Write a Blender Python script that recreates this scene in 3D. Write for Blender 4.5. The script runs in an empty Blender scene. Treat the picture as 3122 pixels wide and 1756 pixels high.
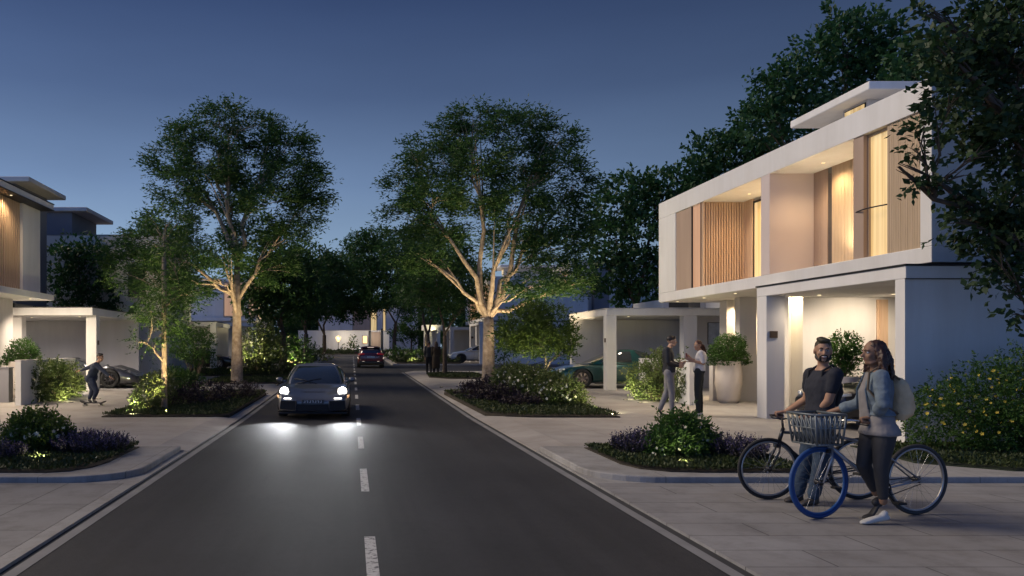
import bpy, bmesh, math, random
import numpy as np
from mathutils import Vector, Matrix
PI = math.pi
SC = bpy.context.scene
COL = SC.collection
rad = math.radians

# ---------------------------------------------------------------- placing
F = 2000.0; VX = 885.0; VY = 875.0; CAMZ = 1.75      # measured from the picture: one-point perspective
def hz(y):                       # the street climbs gently away from the camera
    return 0.0115*max(0.0, min(y, 130.0)-20.0)
def at(px, py, y):               # a measured point at a distance
    return Vector(((px-VX)*y/F, y, CAMZ-(py-VY)*y/F))

# ---------------------------------------------------------------- materials
MATS = {}
def M(name, col, rough=.6, metal=0., var=.12, vs=3., bump=0., bs=60., coat=0., spec=.5, emit=None, es=0., col2=None, detail=4.):
    if name in MATS: return MATS[name]
    m = bpy.data.materials.new(name); m.use_nodes = True
    nt = m.node_tree; N = nt.nodes; L = nt.links
    b = N['Principled BSDF']
    b.inputs['Roughness'].default_value = rough; b.inputs['Metallic'].default_value = metal
    b.inputs['Coat Weight'].default_value = coat; b.inputs['Coat Roughness'].default_value = .04
    b.inputs['Specular IOR Level'].default_value = spec
    tc = N.new('ShaderNodeTexCoord')
    nz = N.new('ShaderNodeTexNoise'); nz.inputs['Scale'].default_value = vs; nz.inputs['Detail'].default_value = detail
    L.new(tc.outputs['Object'], nz.inputs['Vector'])
    r = N.new('ShaderNodeValToRGB')
    c = Vector(col)
    a = c*(1-var); d = Vector(col2) if col2 else c*(1+var)
    r.color_ramp.elements[0].position = .3; r.color_ramp.elements[1].position = .7
    r.color_ramp.elements[0].color = (*a, 1); r.color_ramp.elements[1].color = (*d, 1)
    L.new(nz.outputs['Fac'], r.inputs['Fac']); L.new(r.outputs['Color'], b.inputs['Base Color'])
    if bump:
        n2 = N.new('ShaderNodeTexNoise'); n2.inputs['Scale'].default_value = bs; n2.inputs['Detail'].default_value = 3
        L.new(tc.outputs['Object'], n2.inputs['Vector'])
        bp = N.new('ShaderNodeBump'); bp.inputs['Strength'].default_value = bump; bp.inputs['Distance'].default_value = .02
        L.new(n2.outputs['Fac'], bp.inputs['Height']); L.new(bp.outputs['Normal'], b.inputs['Normal'])
    if emit:
        b.inputs['Emission Color'].default_value = (*emit, 1); b.inputs['Emission Strength'].default_value = es
    MATS[name] = m
    return m
def leafM(name, c1, c2, trans=.25, vs=1.3, rough=.55):
    if name in MATS: return MATS[name]
    m = bpy.data.materials.new(name); m.use_nodes = True
    nt = m.node_tree; N = nt.nodes; L = nt.links; b = N['Principled BSDF']
    b.inputs['Roughness'].default_value = rough; b.inputs['Specular IOR Level'].default_value = .35
    tc = N.new('ShaderNodeTexCoord')
    nz = N.new('ShaderNodeTexNoise'); nz.inputs['Scale'].default_value = vs; nz.inputs['Detail'].default_value = 8; nz.inputs['Roughness'].default_value = .8
    L.new(tc.outputs['Object'], nz.inputs['Vector'])
    r = N.new('ShaderNodeValToRGB'); r.color_ramp.elements[0].position = .38; r.color_ramp.elements[1].position = .62
    r.color_ramp.elements[0].color = (*c1, 1); r.color_ramp.elements[1].color = (*c2, 1)
    L.new(nz.outputs['Fac'], r.inputs['Fac']); L.new(r.outputs['Color'], b.inputs['Base Color'])
    t = N.new('ShaderNodeBsdfTranslucent'); L.new(r.outputs['Color'], t.inputs['Color'])
    mx = N.new('ShaderNodeMixShader'); mx.inputs['Fac'].default_value = trans
    L.new(b.outputs[0], mx.inputs[1]); L.new(t.outputs[0], mx.inputs[2]); L.new(mx.outputs[0], N['Material Output'].inputs['Surface'])
    MATS[name] = m
    return m
def glassM(name, col=(.02, .025, .03), rough=.03):
    return M(name, col, rough, 0, 0.02, 1, coat=1., spec=.8)
def paverM(name, col, bw, rh, mortar=.012, dark=.35, off=.5, var=.1):
    if name in MATS: return MATS[name]
    m = M(name, col, .75, 0, var, 1.1, bump=.12, bs=45)
    nt = m.node_tree; N = nt.nodes; L = nt.links; b = N['Principled BSDF']
    tc = [n for n in N if n.type == 'TEX_COORD'][0]; ramp = [n for n in N if n.type == 'VALTORGB'][0]
    br = N.new('ShaderNodeTexBrick'); br.inputs['Scale'].default_value = 1; br.offset = off
    br.inputs['Brick Width'].default_value = bw; br.inputs['Row Height'].default_value = rh
    br.inputs['Mortar Size'].default_value = mortar; br.inputs['Mortar Smooth'].default_value = .3
    br.inputs['Color1'].default_value = (1, 1, 1, 1); br.inputs['Color2'].default_value = (.93, .92, .91, 1)
    br.inputs['Mortar'].default_value = (dark, dark, dark, 1)
    L.new(tc.outputs['Object'], br.inputs['Vector'])
    mx = N.new('ShaderNodeMix'); mx.data_type = 'RGBA'; mx.blend_type = 'MULTIPLY'; mx.inputs['Factor'].default_value = 1
    L.new(ramp.outputs['Color'], mx.inputs['A']); L.new(br.outputs['Color'], mx.inputs['B'])
    # broad stains with a shape of their own
    st = N.new('ShaderNodeTexNoise'); st.inputs['Scale'].default_value = .45; st.inputs['Detail'].default_value = 7; st.inputs['Roughness'].default_value = .7
    L.new(tc.outputs['Object'], st.inputs['Vector'])
    sr = N.new('ShaderNodeValToRGB'); sr.color_ramp.elements[0].position = .35; sr.color_ramp.elements[1].position = .65
    sr.color_ramp.elements[0].color = (.8, .78, .76, 1); sr.color_ramp.elements[1].color = (1, 1, 1, 1)
    L.new(st.outputs['Fac'], sr.inputs['Fac'])
    m2 = N.new('ShaderNodeMix'); m2.data_type = 'RGBA'; m2.blend_type = 'MULTIPLY'; m2.inputs['Factor'].default_value = 1
    L.new(mx.outputs['Result'], m2.inputs['A']); L.new(sr.outputs['Color'], m2.inputs['B'])
    L.new(m2.outputs['Result'], b.inputs['Base Color'])
    return m
def emitM(name, col, s):
    m = M(name, col, .5, 0, .03, 2, emit=col, es=s)
    return m
def litpaneM(name, c1, c2, s, scale=(9, 9, .25)):           # a lit window; light and dark curtain folds painted into its glow
    if name in MATS: return MATS[name]
    m = bpy.data.materials.new(name); m.use_nodes = True
    nt = m.node_tree; N = nt.nodes; L = nt.links; b = N['Principled BSDF']
    b.inputs['Roughness'].default_value = .15; b.inputs['Base Color'].default_value = (*c1, 1)
    tc = N.new('ShaderNodeTexCoord'); mp = N.new('ShaderNodeMapping'); mp.inputs['Scale'].default_value = scale
    L.new(tc.outputs['Object'], mp.inputs['Vector'])
    nz = N.new('ShaderNodeTexNoise'); nz.inputs['Scale'].default_value = 1; nz.inputs['Detail'].default_value = 3
    L.new(mp.outputs[0], nz.inputs['Vector'])
    r = N.new('ShaderNodeValToRGB'); r.color_ramp.elements[0].position = .35; r.color_ramp.elements[1].position = .65
    r.color_ramp.elements[0].color = (*c1, 1); r.color_ramp.elements[1].color = (*c2, 1)
    L.new(nz.outputs['Fac'], r.inputs['Fac']); L.new(r.outputs['Color'], b.inputs['Emission Color'])
    b.inputs['Emission Strength'].default_value = s
    MATS[name] = m
    return m
def woodM(name, c1, c2, scale=(14, 14, .8)):
    if name in MATS: return MATS[name]
    m = bpy.data.materials.new(name); m.use_nodes = True
    nt = m.node_tree; N = nt.nodes; L = nt.links; b = N['Principled BSDF']
    b.inputs['Roughness'].default_value = .55
    tc = N.new('ShaderNodeTexCoord'); mp = N.new('ShaderNodeMapping'); mp.inputs['Scale'].default_value = scale
    L.new(tc.outputs['Object'], mp.inputs['Vector'])
    nz = N.new('ShaderNodeTexNoise'); nz.inputs['Scale'].default_value = 1; nz.inputs['Detail'].default_value = 5
    L.new(mp.outputs[0], nz.inputs['Vector'])
    r = N.new('ShaderNodeValToRGB'); r.color_ramp.elements[0].position = .3; r.color_ramp.elements[1].position = .7
    r.color_ramp.elements[0].color = (*c1, 1); r.color_ramp.elements[1].color = (*c2, 1)
    L.new(nz.outputs['Fac'], r.inputs['Fac']); L.new(r.outputs['Color'], b.inputs['Base Color'])
    MATS[name] = m
    return m

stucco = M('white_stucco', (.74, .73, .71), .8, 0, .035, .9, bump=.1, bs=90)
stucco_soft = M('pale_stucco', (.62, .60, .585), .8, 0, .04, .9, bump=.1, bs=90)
stucco_grey = M('grey_stucco', (.20, .20, .22), .8, 0, .05, .9, bump=.1, bs=90)
lamp_tint = M('lamp_tinted_stucco', (.62, .53, .49), .8, 0, .04, .8, bump=.06, bs=80)  # white stucco; the recess lamps' warm tint is put into the colour
flash = M('black_flashing', (.02, .02, .022), .5, .3)
wood = woodM('cedar_wood', (.56, .38, .245), (.70, .51, .35))
wood_pale = woodM('pale_oak', (.46, .34, .22), (.58, .44, .30))
wood_brown = woodM('brown_veneer', (.40, .29, .22), (.46, .34, .26), (3, 3, .4))
asphalt = M('asphalt', (.046, .046, .049), .62, 0, .24, .35, bump=.45, bs=220, spec=.3, detail=9)
channel = M('concrete_channel', (.20, .20, .20), .8, 0, .15, 2, bump=.15, bs=80)
slotM = M('drain_slot', (.035, .035, .035), .8)
kerbM = paverM('kerb_concrete', (.35, .345, .335), 1.0, 30, .006, .5, 0)
pave_r = paverM('long_plank_paving', (.265, .262, .262), 1.5, .52, .009, .38, .45)
pave_l = paverM('slab_paving', (.265, .262, .258), .9, 1.25, .009, .4, 0)
drive = paverM('driveway_concrete', (.40, .38, .355), 2.4, 2.4, .008, .7, 0, .08)
def wornM(name, c, under):
    m = M(name, c, .7, 0, .1, 6, bump=.3, bs=150)
    nt = m.node_tree; N = nt.nodes; L = nt.links; b = N['Principled BSDF']
    nz = N.new('ShaderNodeTexNoise'); nz.inputs['Scale'].default_value = 14; nz.inputs['Detail'].default_value = 12; nz.inputs['Roughness'].default_value = .75
    tc = N.new('ShaderNodeTexCoord'); L.new(tc.outputs['Object'], nz.inputs['Vector'])
    r = N.new('ShaderNodeValToRGB'); r.color_ramp.elements[0].position = .40; r.color_ramp.elements[1].position = .50
    r.color_ramp.elements[0].color = (*under, 1); r.color_ramp.elements[1].color = (*c, 1)
    L.new(nz.outputs['Fac'], r.inputs['Fac']); L.new(r.outputs['Color'], b.inputs['Base Color'])
    return m
paint = wornM('road_paint', (.50, .50, .49), (.07, .07, .072))
soil = M('bed_soil', (.035, .028, .018), .95, 0, .4, 6, bump=.6, bs=30)
lawnM = M('lawn_earth', (.02, .03, .012), .95, 0, .4, 5, bump=.6, bs=40)
groundM = M('dark_ground', (.03, .035, .02), .95, 0, .4, .6)
bark = M('bark', (.30, .22, .14), .9, 0, .3, 7, bump=.9, bs=22, col2=(.46, .37, .27))
bark_dark = M('dark_bark', (.09, .065, .045), .9, 0, .35, 8, bump=.8, bs=25)
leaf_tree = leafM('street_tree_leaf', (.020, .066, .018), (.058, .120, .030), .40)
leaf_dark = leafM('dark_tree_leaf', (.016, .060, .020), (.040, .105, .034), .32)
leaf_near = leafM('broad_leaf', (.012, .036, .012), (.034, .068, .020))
leaf_lime = leafM('lime_leaf', (.045, .090, .014), (.10, .155, .03), .36)
leaf_shrub = leafM('shrub_leaf', (.024, .075, .012), (.07, .14, .025), .35)
leaf_hedge = leafM('hedge_leaf', (.045, .080, .018), (.125, .155, .05), .32)
leaf_cover = leafM('groundcover_leaf', (.02, .035, .01), (.055, .075, .02), .2)
leaf_purple = leafM('purple_leaf', (.016, .011, .017), (.038, .027, .034), .15)
leaf_lav = leafM('lavender_leaf', (.022, .022, .022), (.045, .043, .046), .2)
lav_bloom = leafM('lavender_bloom', (.05, .04, .10), (.13, .105, .20), .2)
white_bloom = leafM('white_bloom', (.60, .58, .45), (.75, .75, .60), .2)
yellow_bloom = leafM('yellow_bloom', (.75, .50, .03), (.85, .68, .12), .25)
white_pot = M('ribbed_pot', (.72, .65, .58), .75, 0, .06, 3, bump=.2, bs=40)
black_mat = M('black_rubber', (.018, .018, .018), .75)
chrome = M('bright_metal', (.6, .6, .6), .25, 1.)
dark_metal = M('dark_metal', (.05, .05, .055), .4, .8)
carglass = glassM('car_glass')
winglass = glassM('dark_window_glass', (.015, .018, .025))
warm_pane = litpaneM('lit_curtain', (.52, .34, .14), (1., .76, .40), .42)
warm_pane2 = litpaneM('lit_curtain_soft', (.42, .24, .15), (.55, .34, .22), .38)
lampM = emitM('lamp_lens', (1., .82, .52), .9)
globeM = emitM('lamp_globe', (1., .70, .36), .6)

def weather(m, scale, lo, p0=.35, p1=.65, rough=.65):
    """streaks and stains multiplied into a surface's own colour"""
    nt = m.node_tree; N = nt.nodes; L = nt.links; b = N['Principled BSDF']
    src = b.inputs['Base Color'].links[0].from_socket
    tc = N.new('ShaderNodeTexCoord'); mp = N.new('ShaderNodeMapping'); mp.inputs['Scale'].default_value = scale
    L.new(tc.outputs['Object'], mp.inputs['Vector'])
    nz = N.new('ShaderNodeTexNoise'); nz.inputs['Scale'].default_value = 1; nz.inputs['Detail'].default_value = 8; nz.inputs['Roughness'].default_value = rough
    L.new(mp.outputs[0], nz.inputs['Vector'])
    r = N.new('ShaderNodeValToRGB'); r.color_ramp.elements[0].position = p0; r.color_ramp.elements[1].position = p1
    r.color_ramp.elements[0].color = (*lo, 1); r.color_ramp.elements[1].color = (1, 1, 1, 1)
    L.new(nz.outputs['Fac'], r.inputs['Fac'])
    mx = N.new('ShaderNodeMix'); mx.data_type = 'RGBA'; mx.blend_type = 'MULTIPLY'; mx.inputs['Factor'].default_value = 1
    L.new(src, mx.inputs['A']); L.new(r.outputs['Color'], mx.inputs['B']); L.new(mx.outputs['Result'], b.inputs['Base Color'])
weather(stucco, (1.6, 1.6, .22), (.90, .89, .87)); weather(stucco_soft, (1.6, 1.6, .22), (.88, .87, .86))
weather(asphalt, (1.7, .045, 1), (.72, .72, .72), .38, .6)          # tyre-polished tracks
weather(asphalt, (.16, .10, 1), (.80, .80, .81), .45, .5, .5)       # patches
weather(asphalt, (9, 9, 9), (.80, .80, .80), .42, .5, .9)
weather(pave_r, (2.2, 2.2, 1), (.80, .79, .78), .36, .52, .8); weather(pave_l, (2.2, 2.2, 1), (.80, .79, .78), .36, .52, .8)
weather(kerbM, (3, 3, 1), (.76, .75, .73), .36, .55, .8); weather(drive, (1.3, 1.3, 1), (.86, .85, .84), .36, .55, .75)

# ---------------------------------------------------------------- mesh building
class MB:
    def __init__(s): s.v = []; s.f = []; s.sm = []
    def add(s, vs, fs, smooth=False):
        o = len(s.v); s.v += [tuple(v) for v in vs]
        s.f += [tuple(i+o for i in f) for f in fs]; s.sm += [smooth]*len(fs)
        return s
    def box(s, x0, x1, y0, y1, z0, z1):
        if x0 > x1: x0, x1 = x1, x0
        if y0 > y1: y0, y1 = y1, y0
        if z0 > z1: z0, z1 = z1, z0
        vs = [(x, y, z) for z in (z0, z1) for y in (y0, y1) for x in (x0, x1)]
        return s.add(vs, [(0, 2, 3, 1), (4, 5, 7, 6), (0, 1, 5, 4), (2, 6, 7, 3), (0, 4, 6, 2), (1, 3, 7, 5)])
    def poly(s, pts): return s.add(pts, [tuple(range(len(pts)))])
    def prism(s, pts, z0, z1):        # pts: xy outline, counter-clockwise
        n = len(pts)
        vs = [(x, y, z0) for x, y in pts]+[(x, y, z1) for x, y in pts]
        return s.add(vs, [tuple(range(n-1, -1, -1)), tuple(range(n, 2*n))]+[(i, (i+1) % n, n+(i+1) % n, n+i) for i in range(n)])
    def tube(s, pts, rs, seg=8, cap=True):
        pts = [Vector(p) for p in pts]
        if not hasattr(rs, '__len__'): rs = [rs]*len(pts)
        vs = []; fs = []; ref = None
        for i, p in enumerate(pts):
            d = (pts[min(i+1, len(pts)-1)]-pts[max(i-1, 0)]).normalized()
            if ref is None:
                ref = d.orthogonal().normalized()
            else:
                ref = (ref-d*ref.dot(d))
                ref = ref.normalized() if ref.length > 1e-6 else d.orthogonal().normalized()
            b = d.cross(ref)
            for k in range(seg):
                a = 2*PI*k/seg
                vs.append(p+(ref*math.cos(a)+b*math.sin(a))*rs[i])
        for i in range(len(pts)-1):
            for k in range(seg):
                fs.append((i*seg+k, i*seg+(k+1) % seg, (i+1)*seg+(k+1) % seg, (i+1)*seg+k))
        if cap:
            fs.append(tuple(range(seg-1, -1, -1))); fs.append(tuple(range((len(pts)-1)*seg, len(pts)*seg)))
        return s.add(vs, fs, True)
    def ring(s, c, ax, R, r, n=32, seg=8, a0=0., a1=2*PI):   # torus round axis ax
        c = Vector(c); ax = Vector(ax).normalized(); u = ax.orthogonal().normalized(); w = ax.cross(u)
        full = abs(a1-a0-2*PI) < 1e-6
        vs = []; fs = []
        m = n if full else n+1
        for i in range(m):
            a = a0+(a1-a0)*i/n; d = u*math.cos(a)+w*math.sin(a)
            for k in range(seg):
                b = 2*PI*k/seg
                vs.append(c+d*(R+r*math.cos(b))+ax*(r*math.sin(b)))
        for i in range(n):
            j = (i+1) % m
            for k in range(seg):
                fs.append((i*seg+k, j*seg+k, j*seg+(k+1) % seg, i*seg+(k+1) % seg))
        return s.add(vs, fs, True)
    def lathe(s, c, ax, prof, n=28, cap0=True, cap1=True):          # prof: (radius, along)
        c = Vector(c); ax = Vector(ax).normalized(); u = ax.orthogonal().normalized(); w = ax.cross(u)
        vs = []; fs = []
        for r, h in prof:
            for k in range(n):
                a = 2*PI*k/n; vs.append(c+ax*h+(u*math.cos(a)+w*math.sin(a))*r)
        for i in range(len(prof)-1):
            for k in range(n):
                fs.append((i*n+k, i*n+(k+1) % n, (i+1)*n+(k+1) % n, (i+1)*n+k))
        if cap0: fs.append(tuple(range(n-1, -1, -1)))
        if cap1: fs.append(tuple(range((len(prof)-1)*n, len(prof)*n)))
        return s.add(vs, fs, True)
    def ball(s, c, r, n=12, m=8):
        if not hasattr(r, '__len__'): r = (r, r, r)
        c = Vector(c); vs = [c+Vector((0, 0, -r[2]))]; fs = []
        for j in range(1, m):
            t = PI*j/m-PI/2
            for k in range(n):
                a = 2*PI*k/n
                vs.append(c+Vector((r[0]*math.cos(t)*math.cos(a), r[1]*math.cos(t)*math.sin(a), r[2]*math.sin(t))))
        vs.append(c+Vector((0, 0, r[2]))); T = len(vs)-1
        for k in range(n):
            fs.append((0, 1+(k+1) % n, 1+k)); fs.append((T, 1+(m-2)*n+k, 1+(m-2)*n+(k+1) % n))
            for j in range(m-2):
                a = 1+j*n+k; b = 1+j*n+(k+1) % n
                fs.append((a, b, b+n, a+n))
        return s.add(vs, fs, True)
    def mesh(s, name, off=(0, 0, 0)):
        me = bpy.data.meshes.new(name)
        ox, oy, oz = off
        me.from_pydata([(v[0]-ox, v[1]-oy, v[2]-oz) for v in s.v], [], s.f)
        me.polygons.foreach_set('use_smooth', s.sm)
        me.validate(); me.update()
        return me
    def build(s, name, mat, parent=None, world=True):
        """link as one object; world=True: the vertices are in world places, stored relative to the parent's base"""
        off = (0, 0, 0)
        if parent is not None and world: off = wloc(parent)
        o = bpy.data.objects.new(name, s.mesh(name, off))
        COL.objects.link(o); o.data.materials.append(mat)
        if parent is not None: o.parent = parent
        return o
def wloc(o):
    p = Vector(o.location)
    while o.parent is not None:
        o = o.parent; p = p+Vector(o.location)
    return p
def boxes(*bs):
    m = MB()
    for b in bs: m.box(*b)
    return m
def thing(name, label, cat, loc=(0, 0, 0), group=None, rz=0.):
    o = bpy.data.objects.new(name, None); COL.objects.link(o)
    o.location = loc; o.rotation_euler = (0, 0, rz); o.empty_display_size = .2
    tag(o, label, cat, group)
    return o
def tag(o, label, cat, group=None):
    o['label'] = label; o['category'] = cat
    if group: o['group'] = group
    return o
def structure(o): o['kind'] = 'structure'; return o
def stuff(o): o['kind'] = 'stuff'; return o
def copy_thing(root, loc, label, rz=None, scale=None):
    r = root.copy(); COL.objects.link(r); r.location = loc; r['label'] = label
    if rz is not None: r.rotation_euler = (0, 0, rz)
    if scale is not None: r.scale = scale if hasattr(scale, '__len__') else (scale,)*3
    def rec(src, dst):
        for ch in list(src.children):
            if ch.type == 'LIGHT': continue
            c = ch.copy(); COL.objects.link(c); c.parent = dst
            rec(ch, c)
    rec(root, r)
    return r
def bevel(o, w=.01, seg=2):
    md = o.modifiers.new('soft_edges', 'BEVEL'); md.width = w; md.segments = seg; md.limit_method = 'ANGLE'; md.angle_limit = rad(40)
    return o
def npmesh(name, V, nv, mat, parent=None, smooth=False):
    """V (N*nv,3) numpy: N polygons of nv corners each"""
    n = len(V)//nv
    me = bpy.data.meshes.new(name)
    me.vertices.add(len(V)); me.vertices.foreach_set('co', np.ascontiguousarray(V, dtype=np.float32).ravel())
    me.loops.add(len(V)); me.loops.foreach_set('vertex_index', np.arange(len(V), dtype=np.int32))
    me.polygons.add(n); me.polygons.foreach_set('loop_start', np.arange(0, len(V), nv, dtype=np.int32))
    me.update(calc_edges=True)
    me.materials.append(mat)
    o = bpy.data.objects.new(name, me); COL.objects.link(o)
    if parent is not None: o.parent = parent
    return o
def baked(o):
    """the object's mesh with its modifiers applied"""
    dg = bpy.context.evaluated_depsgraph_get(); dg.update()
    me = bpy.data.meshes.new_from_object(o.evaluated_get(dg))
    old = o.data; o.modifiers.clear(); o.data = me
    bpy.data.meshes.remove(old)
    return o
def lamp(kind, loc, power, col=(1, .72, .38), size=.08, aim=None, spot=80, blend=.6, parent=None, name='lamp_light'):
    ld = bpy.data.lights.new(name, kind); ld.energy = power; ld.color = col
    if kind in ('POINT', 'SPOT'): ld.shadow_soft_size = size
    if kind == 'SPOT': ld.spot_size = rad(spot); ld.spot_blend = blend
    if kind == 'AREA': ld.size = size
    o = bpy.data.objects.new(name, ld); COL.objects.link(o)
    loc = Vector(loc)
    if aim is not None: o.rotation_euler = (Vector(aim)-loc).to_track_quat('-Z', 'Y').to_euler()
    if parent is not None: o.parent = parent; loc = loc-wloc(parent)
    o.location = loc
    return o
# ================================================================ ground, street, pavements
G = .11                               # raised pavement above the carriageway
def sheet(name, xs, ys, z, mat, skirt=0., dz=None):
    """a sheet that follows the slope; dz: extra height for each x in xs"""
    dz = dz or [0.]*len(xs)
    ys = sorted(set(list(ys)+[y for y in (20., 130.) if ys[0] < y < ys[-1]]))
    m = MB(); nx = len(xs)
    vs = [(x, y, z+hz(y)+d) for y in ys for x, d in zip(xs, dz)]
    fs = [(j*nx+i, j*nx+i+1, (j+1)*nx+i+1, (j+1)*nx+i) for j in range(len(ys)-1) for i in range(nx-1)]
    m.add(vs, fs)
    if skirt:
        bo = [(i, 0) for i in range(nx)]+[(nx-1, j) for j in range(1, len(ys))]+[(i, len(ys)-1) for i in range(nx-2, -1, -1)]+[(0, j) for j in range(len(ys)-2, 0, -1)]
        P = [vs[j*nx+i] for i, j in bo]; n = len(P)
        m.add(P+[(p[0], p[1], p[2]-skirt) for p in P], [(i, n+i, n+(i+1) % n, (i+1) % n) for i in range(n)])
    return structure(m.build(name, mat))
XL, XR = -2.57, 2.90
sheet('ground', [-400, 400], [-60, 700], -.08, groundM)
sheet('road', [XL, XR], [-8, 91], 0, asphalt)
sheet('side_road', [XR, 90], [46.5, 59], 0, asphalt)
sheet('side_road', [-90, XL], [47.5, 59], 0, asphalt)
sheet('road_channel', [XR-.0, XR+.11], [-8, 46.5], .004, channel)
sheet('drain_slot', [XR+.11, XR+.19], [-8, 46.5], .002, slotM)
sheet('road_channel', [XL-.11, XL], [-8, 47.5], .004, channel)
sheet('drain_slot', [XL-.16, XL-.11], [-8, 47.5], .002, slotM)
sheet('road_channel', [XR, XR+.14], [59, 91], .01, channel)
sheet('road_channel', [XL-.14, XL], [59, 91], .01, channel)
sheet('pavement', [XR+.19, 40], [-8, 10.12], .03, pave_r, .1)
sheet('pavement', [-40, XL-.33], [-8, 10.12], .03, pave_l, .1)
sheet('kerb', [XL-.32, XL-.16], [-8, 10.12], .032, kerbM, .1)
sheet('kerb', [XR+.19, 4.3], [10.125, 13.298], .026, kerbM, .1)
sheet('kerb', [-4.1, XL-.16], [10.125, 13.298], .026, kerbM, .1)
# raised islands in front of the driveways, rounded at the street corner
def island(s, x0, y0, y1, name):
    r = .9; pts = []
    for k in range(9):
        a = PI+k/8*PI/2
        pts.append((x0+r+r*math.cos(a), y0+r+r*math.sin(a)))
    pts += [(40, y0), (40, y1), (x0, y1)]
    pts = [(s*x, y) for x, y in pts]
    if s < 0: pts.reverse()
    o = MB().prism(pts, -.05, G).build(name, kerbM)
    bevel(o, .018, 2)
    return structure(o)
island(1, 3.14, 10.12, 13.3, 'pavement_island')
island(-1, 2.86, 10.12, 13.3, 'pavement_island')
# driveways: a dropped edge, then level with the island
sheet('driveway', [XR+.19, XR+.75, 40], [13.303, 46.3], G-.012, drive, .25, [-.075, 0, 0])
sheet('driveway', [-40, XL-.7, XL-.16], [13.303, 47.3], G-.012, drive, .25, [0, 0, -.075])
sheet('pavement', [XR+.14, 90], [59.2, 91], G-.02, drive, .25)
sheet('pavement', [-90, XL-.14], [59.2, 91], G-.02, drive, .25)
sheet('pavement', [-90, 90], [91, 140], G-.01, drive, .3)
# painted lane dashes
mk = MB()
for k in range(-1, 21):
    a = 9.67+4.13*k; b = a+1.82
    if k < 3:
        xs = (.115, .215)
        if k == 0:                                   # ladder-like worn dash
            pass
    else: xs = (.115, .215)
    mk.add([(xs[0], a, .004+hz(a)), (xs[1], a, .004+hz(a)), (xs[1], b, .004+hz(b)), (xs[0], b, .004+hz(b))], [(0, 1, 2, 3)])
structure(mk.build('lane_marking', paint))

# ---------------------------------------------------------------- planting beds
def bed(name, pts, z, mat=soil, thick=.06):
    m = MB().prism(pts, z-.1, z+thick)
    m2 = MB()
    for v in m.v: m2.v.append((v[0], v[1], v[2]+hz(v[1])))
    m2.f = m.f; m2.sm = m.sm
    return structure(m2.build(name, mat))
BED_R1 = [(3.80, 13.0), (3.78, 11.2), (3.9, 10.75), (4.2, 10.5), (4.6, 10.43), (6.1, 10.43), (6.1, 13.0)]
BED_L1 = [(-3.5, 13.1), (-6.8, 13.1), (-6.8, 10.42), (-4.0, 10.42), (-3.75, 10.55), (-3.55, 10.9), (-3.48, 11.4)]
BED_R2 = [(3.32, 19.8), (3.7, 19.1), (4.3, 18.85), (6.35, 18.8), (6.3, 28.), (3.2, 27.6)]
BED_L2 = [(-5.95, 18.9), (-3.4, 18.95), (-2.98, 19.3), (-2.92, 27.2), (-3.3, 27.8), (-5.9, 27.)]
BED_L3 = [(-6.2, 33.2), (-3.0, 33.2), (-2.95, 38.), (-6.2, 37.5)]
BED_R3 = [(3.75, 38.5), (4.5, 37.3), (5.8, 37.1), (6.6, 38.3), (6.3, 41.8), (4.6, 42.3), (3.9, 41.0)]
BED_L4 = [(-9.3, 40.), (-3.2, 40.), (-3.2, 46.5), (-9.3, 46.5)]
LAWN = [(8.0, 11.3), (8.8, 10.55), (24, 10.45), (24, 13.25), (8.3, 13.25)]
for n_, p_, m_ in (('planting_bed', BED_R1, soil), ('planting_bed', BED_L1, soil), ('planting_bed', BED_R2, soil), ('planting_bed', BED_L2, soil), ('planting_bed', BED_L3, soil),
                   ('planting_bed', BED_R3, soil), ('planting_bed', BED_L4, soil), ('lawn', LAWN, lawnM)):
    bed(n_, p_, G, m_, .014)
FARBED_L = [(-14, 59.8), (-3.1, 59.8), (-3.1, 90), (-14, 90)]
FARBED_R = [(3.4, 59.8), (8.2, 59.8), (8.2, 90), (3.4, 90)]
FARBED_E = [(-14, 93), (12, 93), (12, 103), (-14, 103)]
for p_ in (FARBED_L, FARBED_R, FARBED_E): bed('planting_bed', p_, G, soil, .06)

# ================================================================ houses
class HB(MB):
    def __init__(s, sg=1, dy=0., dz=0.): super().__init__(); s.sg = sg; s.dy = dy; s.dz = dz
    def b(s, x0, x1, y0, y1, z0, z1): return s.box(s.sg*x0, s.sg*x1, y0+s.dy, y1+s.dy, z0+s.dz, z1+s.dz)

def downlight(h, x, y, z, power, spot=100, col=(1, .74, .42), parent=None, aim=None, size=.06):
    o = MB().lathe((x, y, z), (0, 0, -1), [(.035, 0), (.04, .003), (.04, .008), (.03, .010)], 12).build('assumed_ceiling_lamp', lampM, h)
    lamp('SPOT', (x, y, z-.05), power, col, size, aim or (x, y, z-2), spot, .8, h)
    return o

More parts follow.
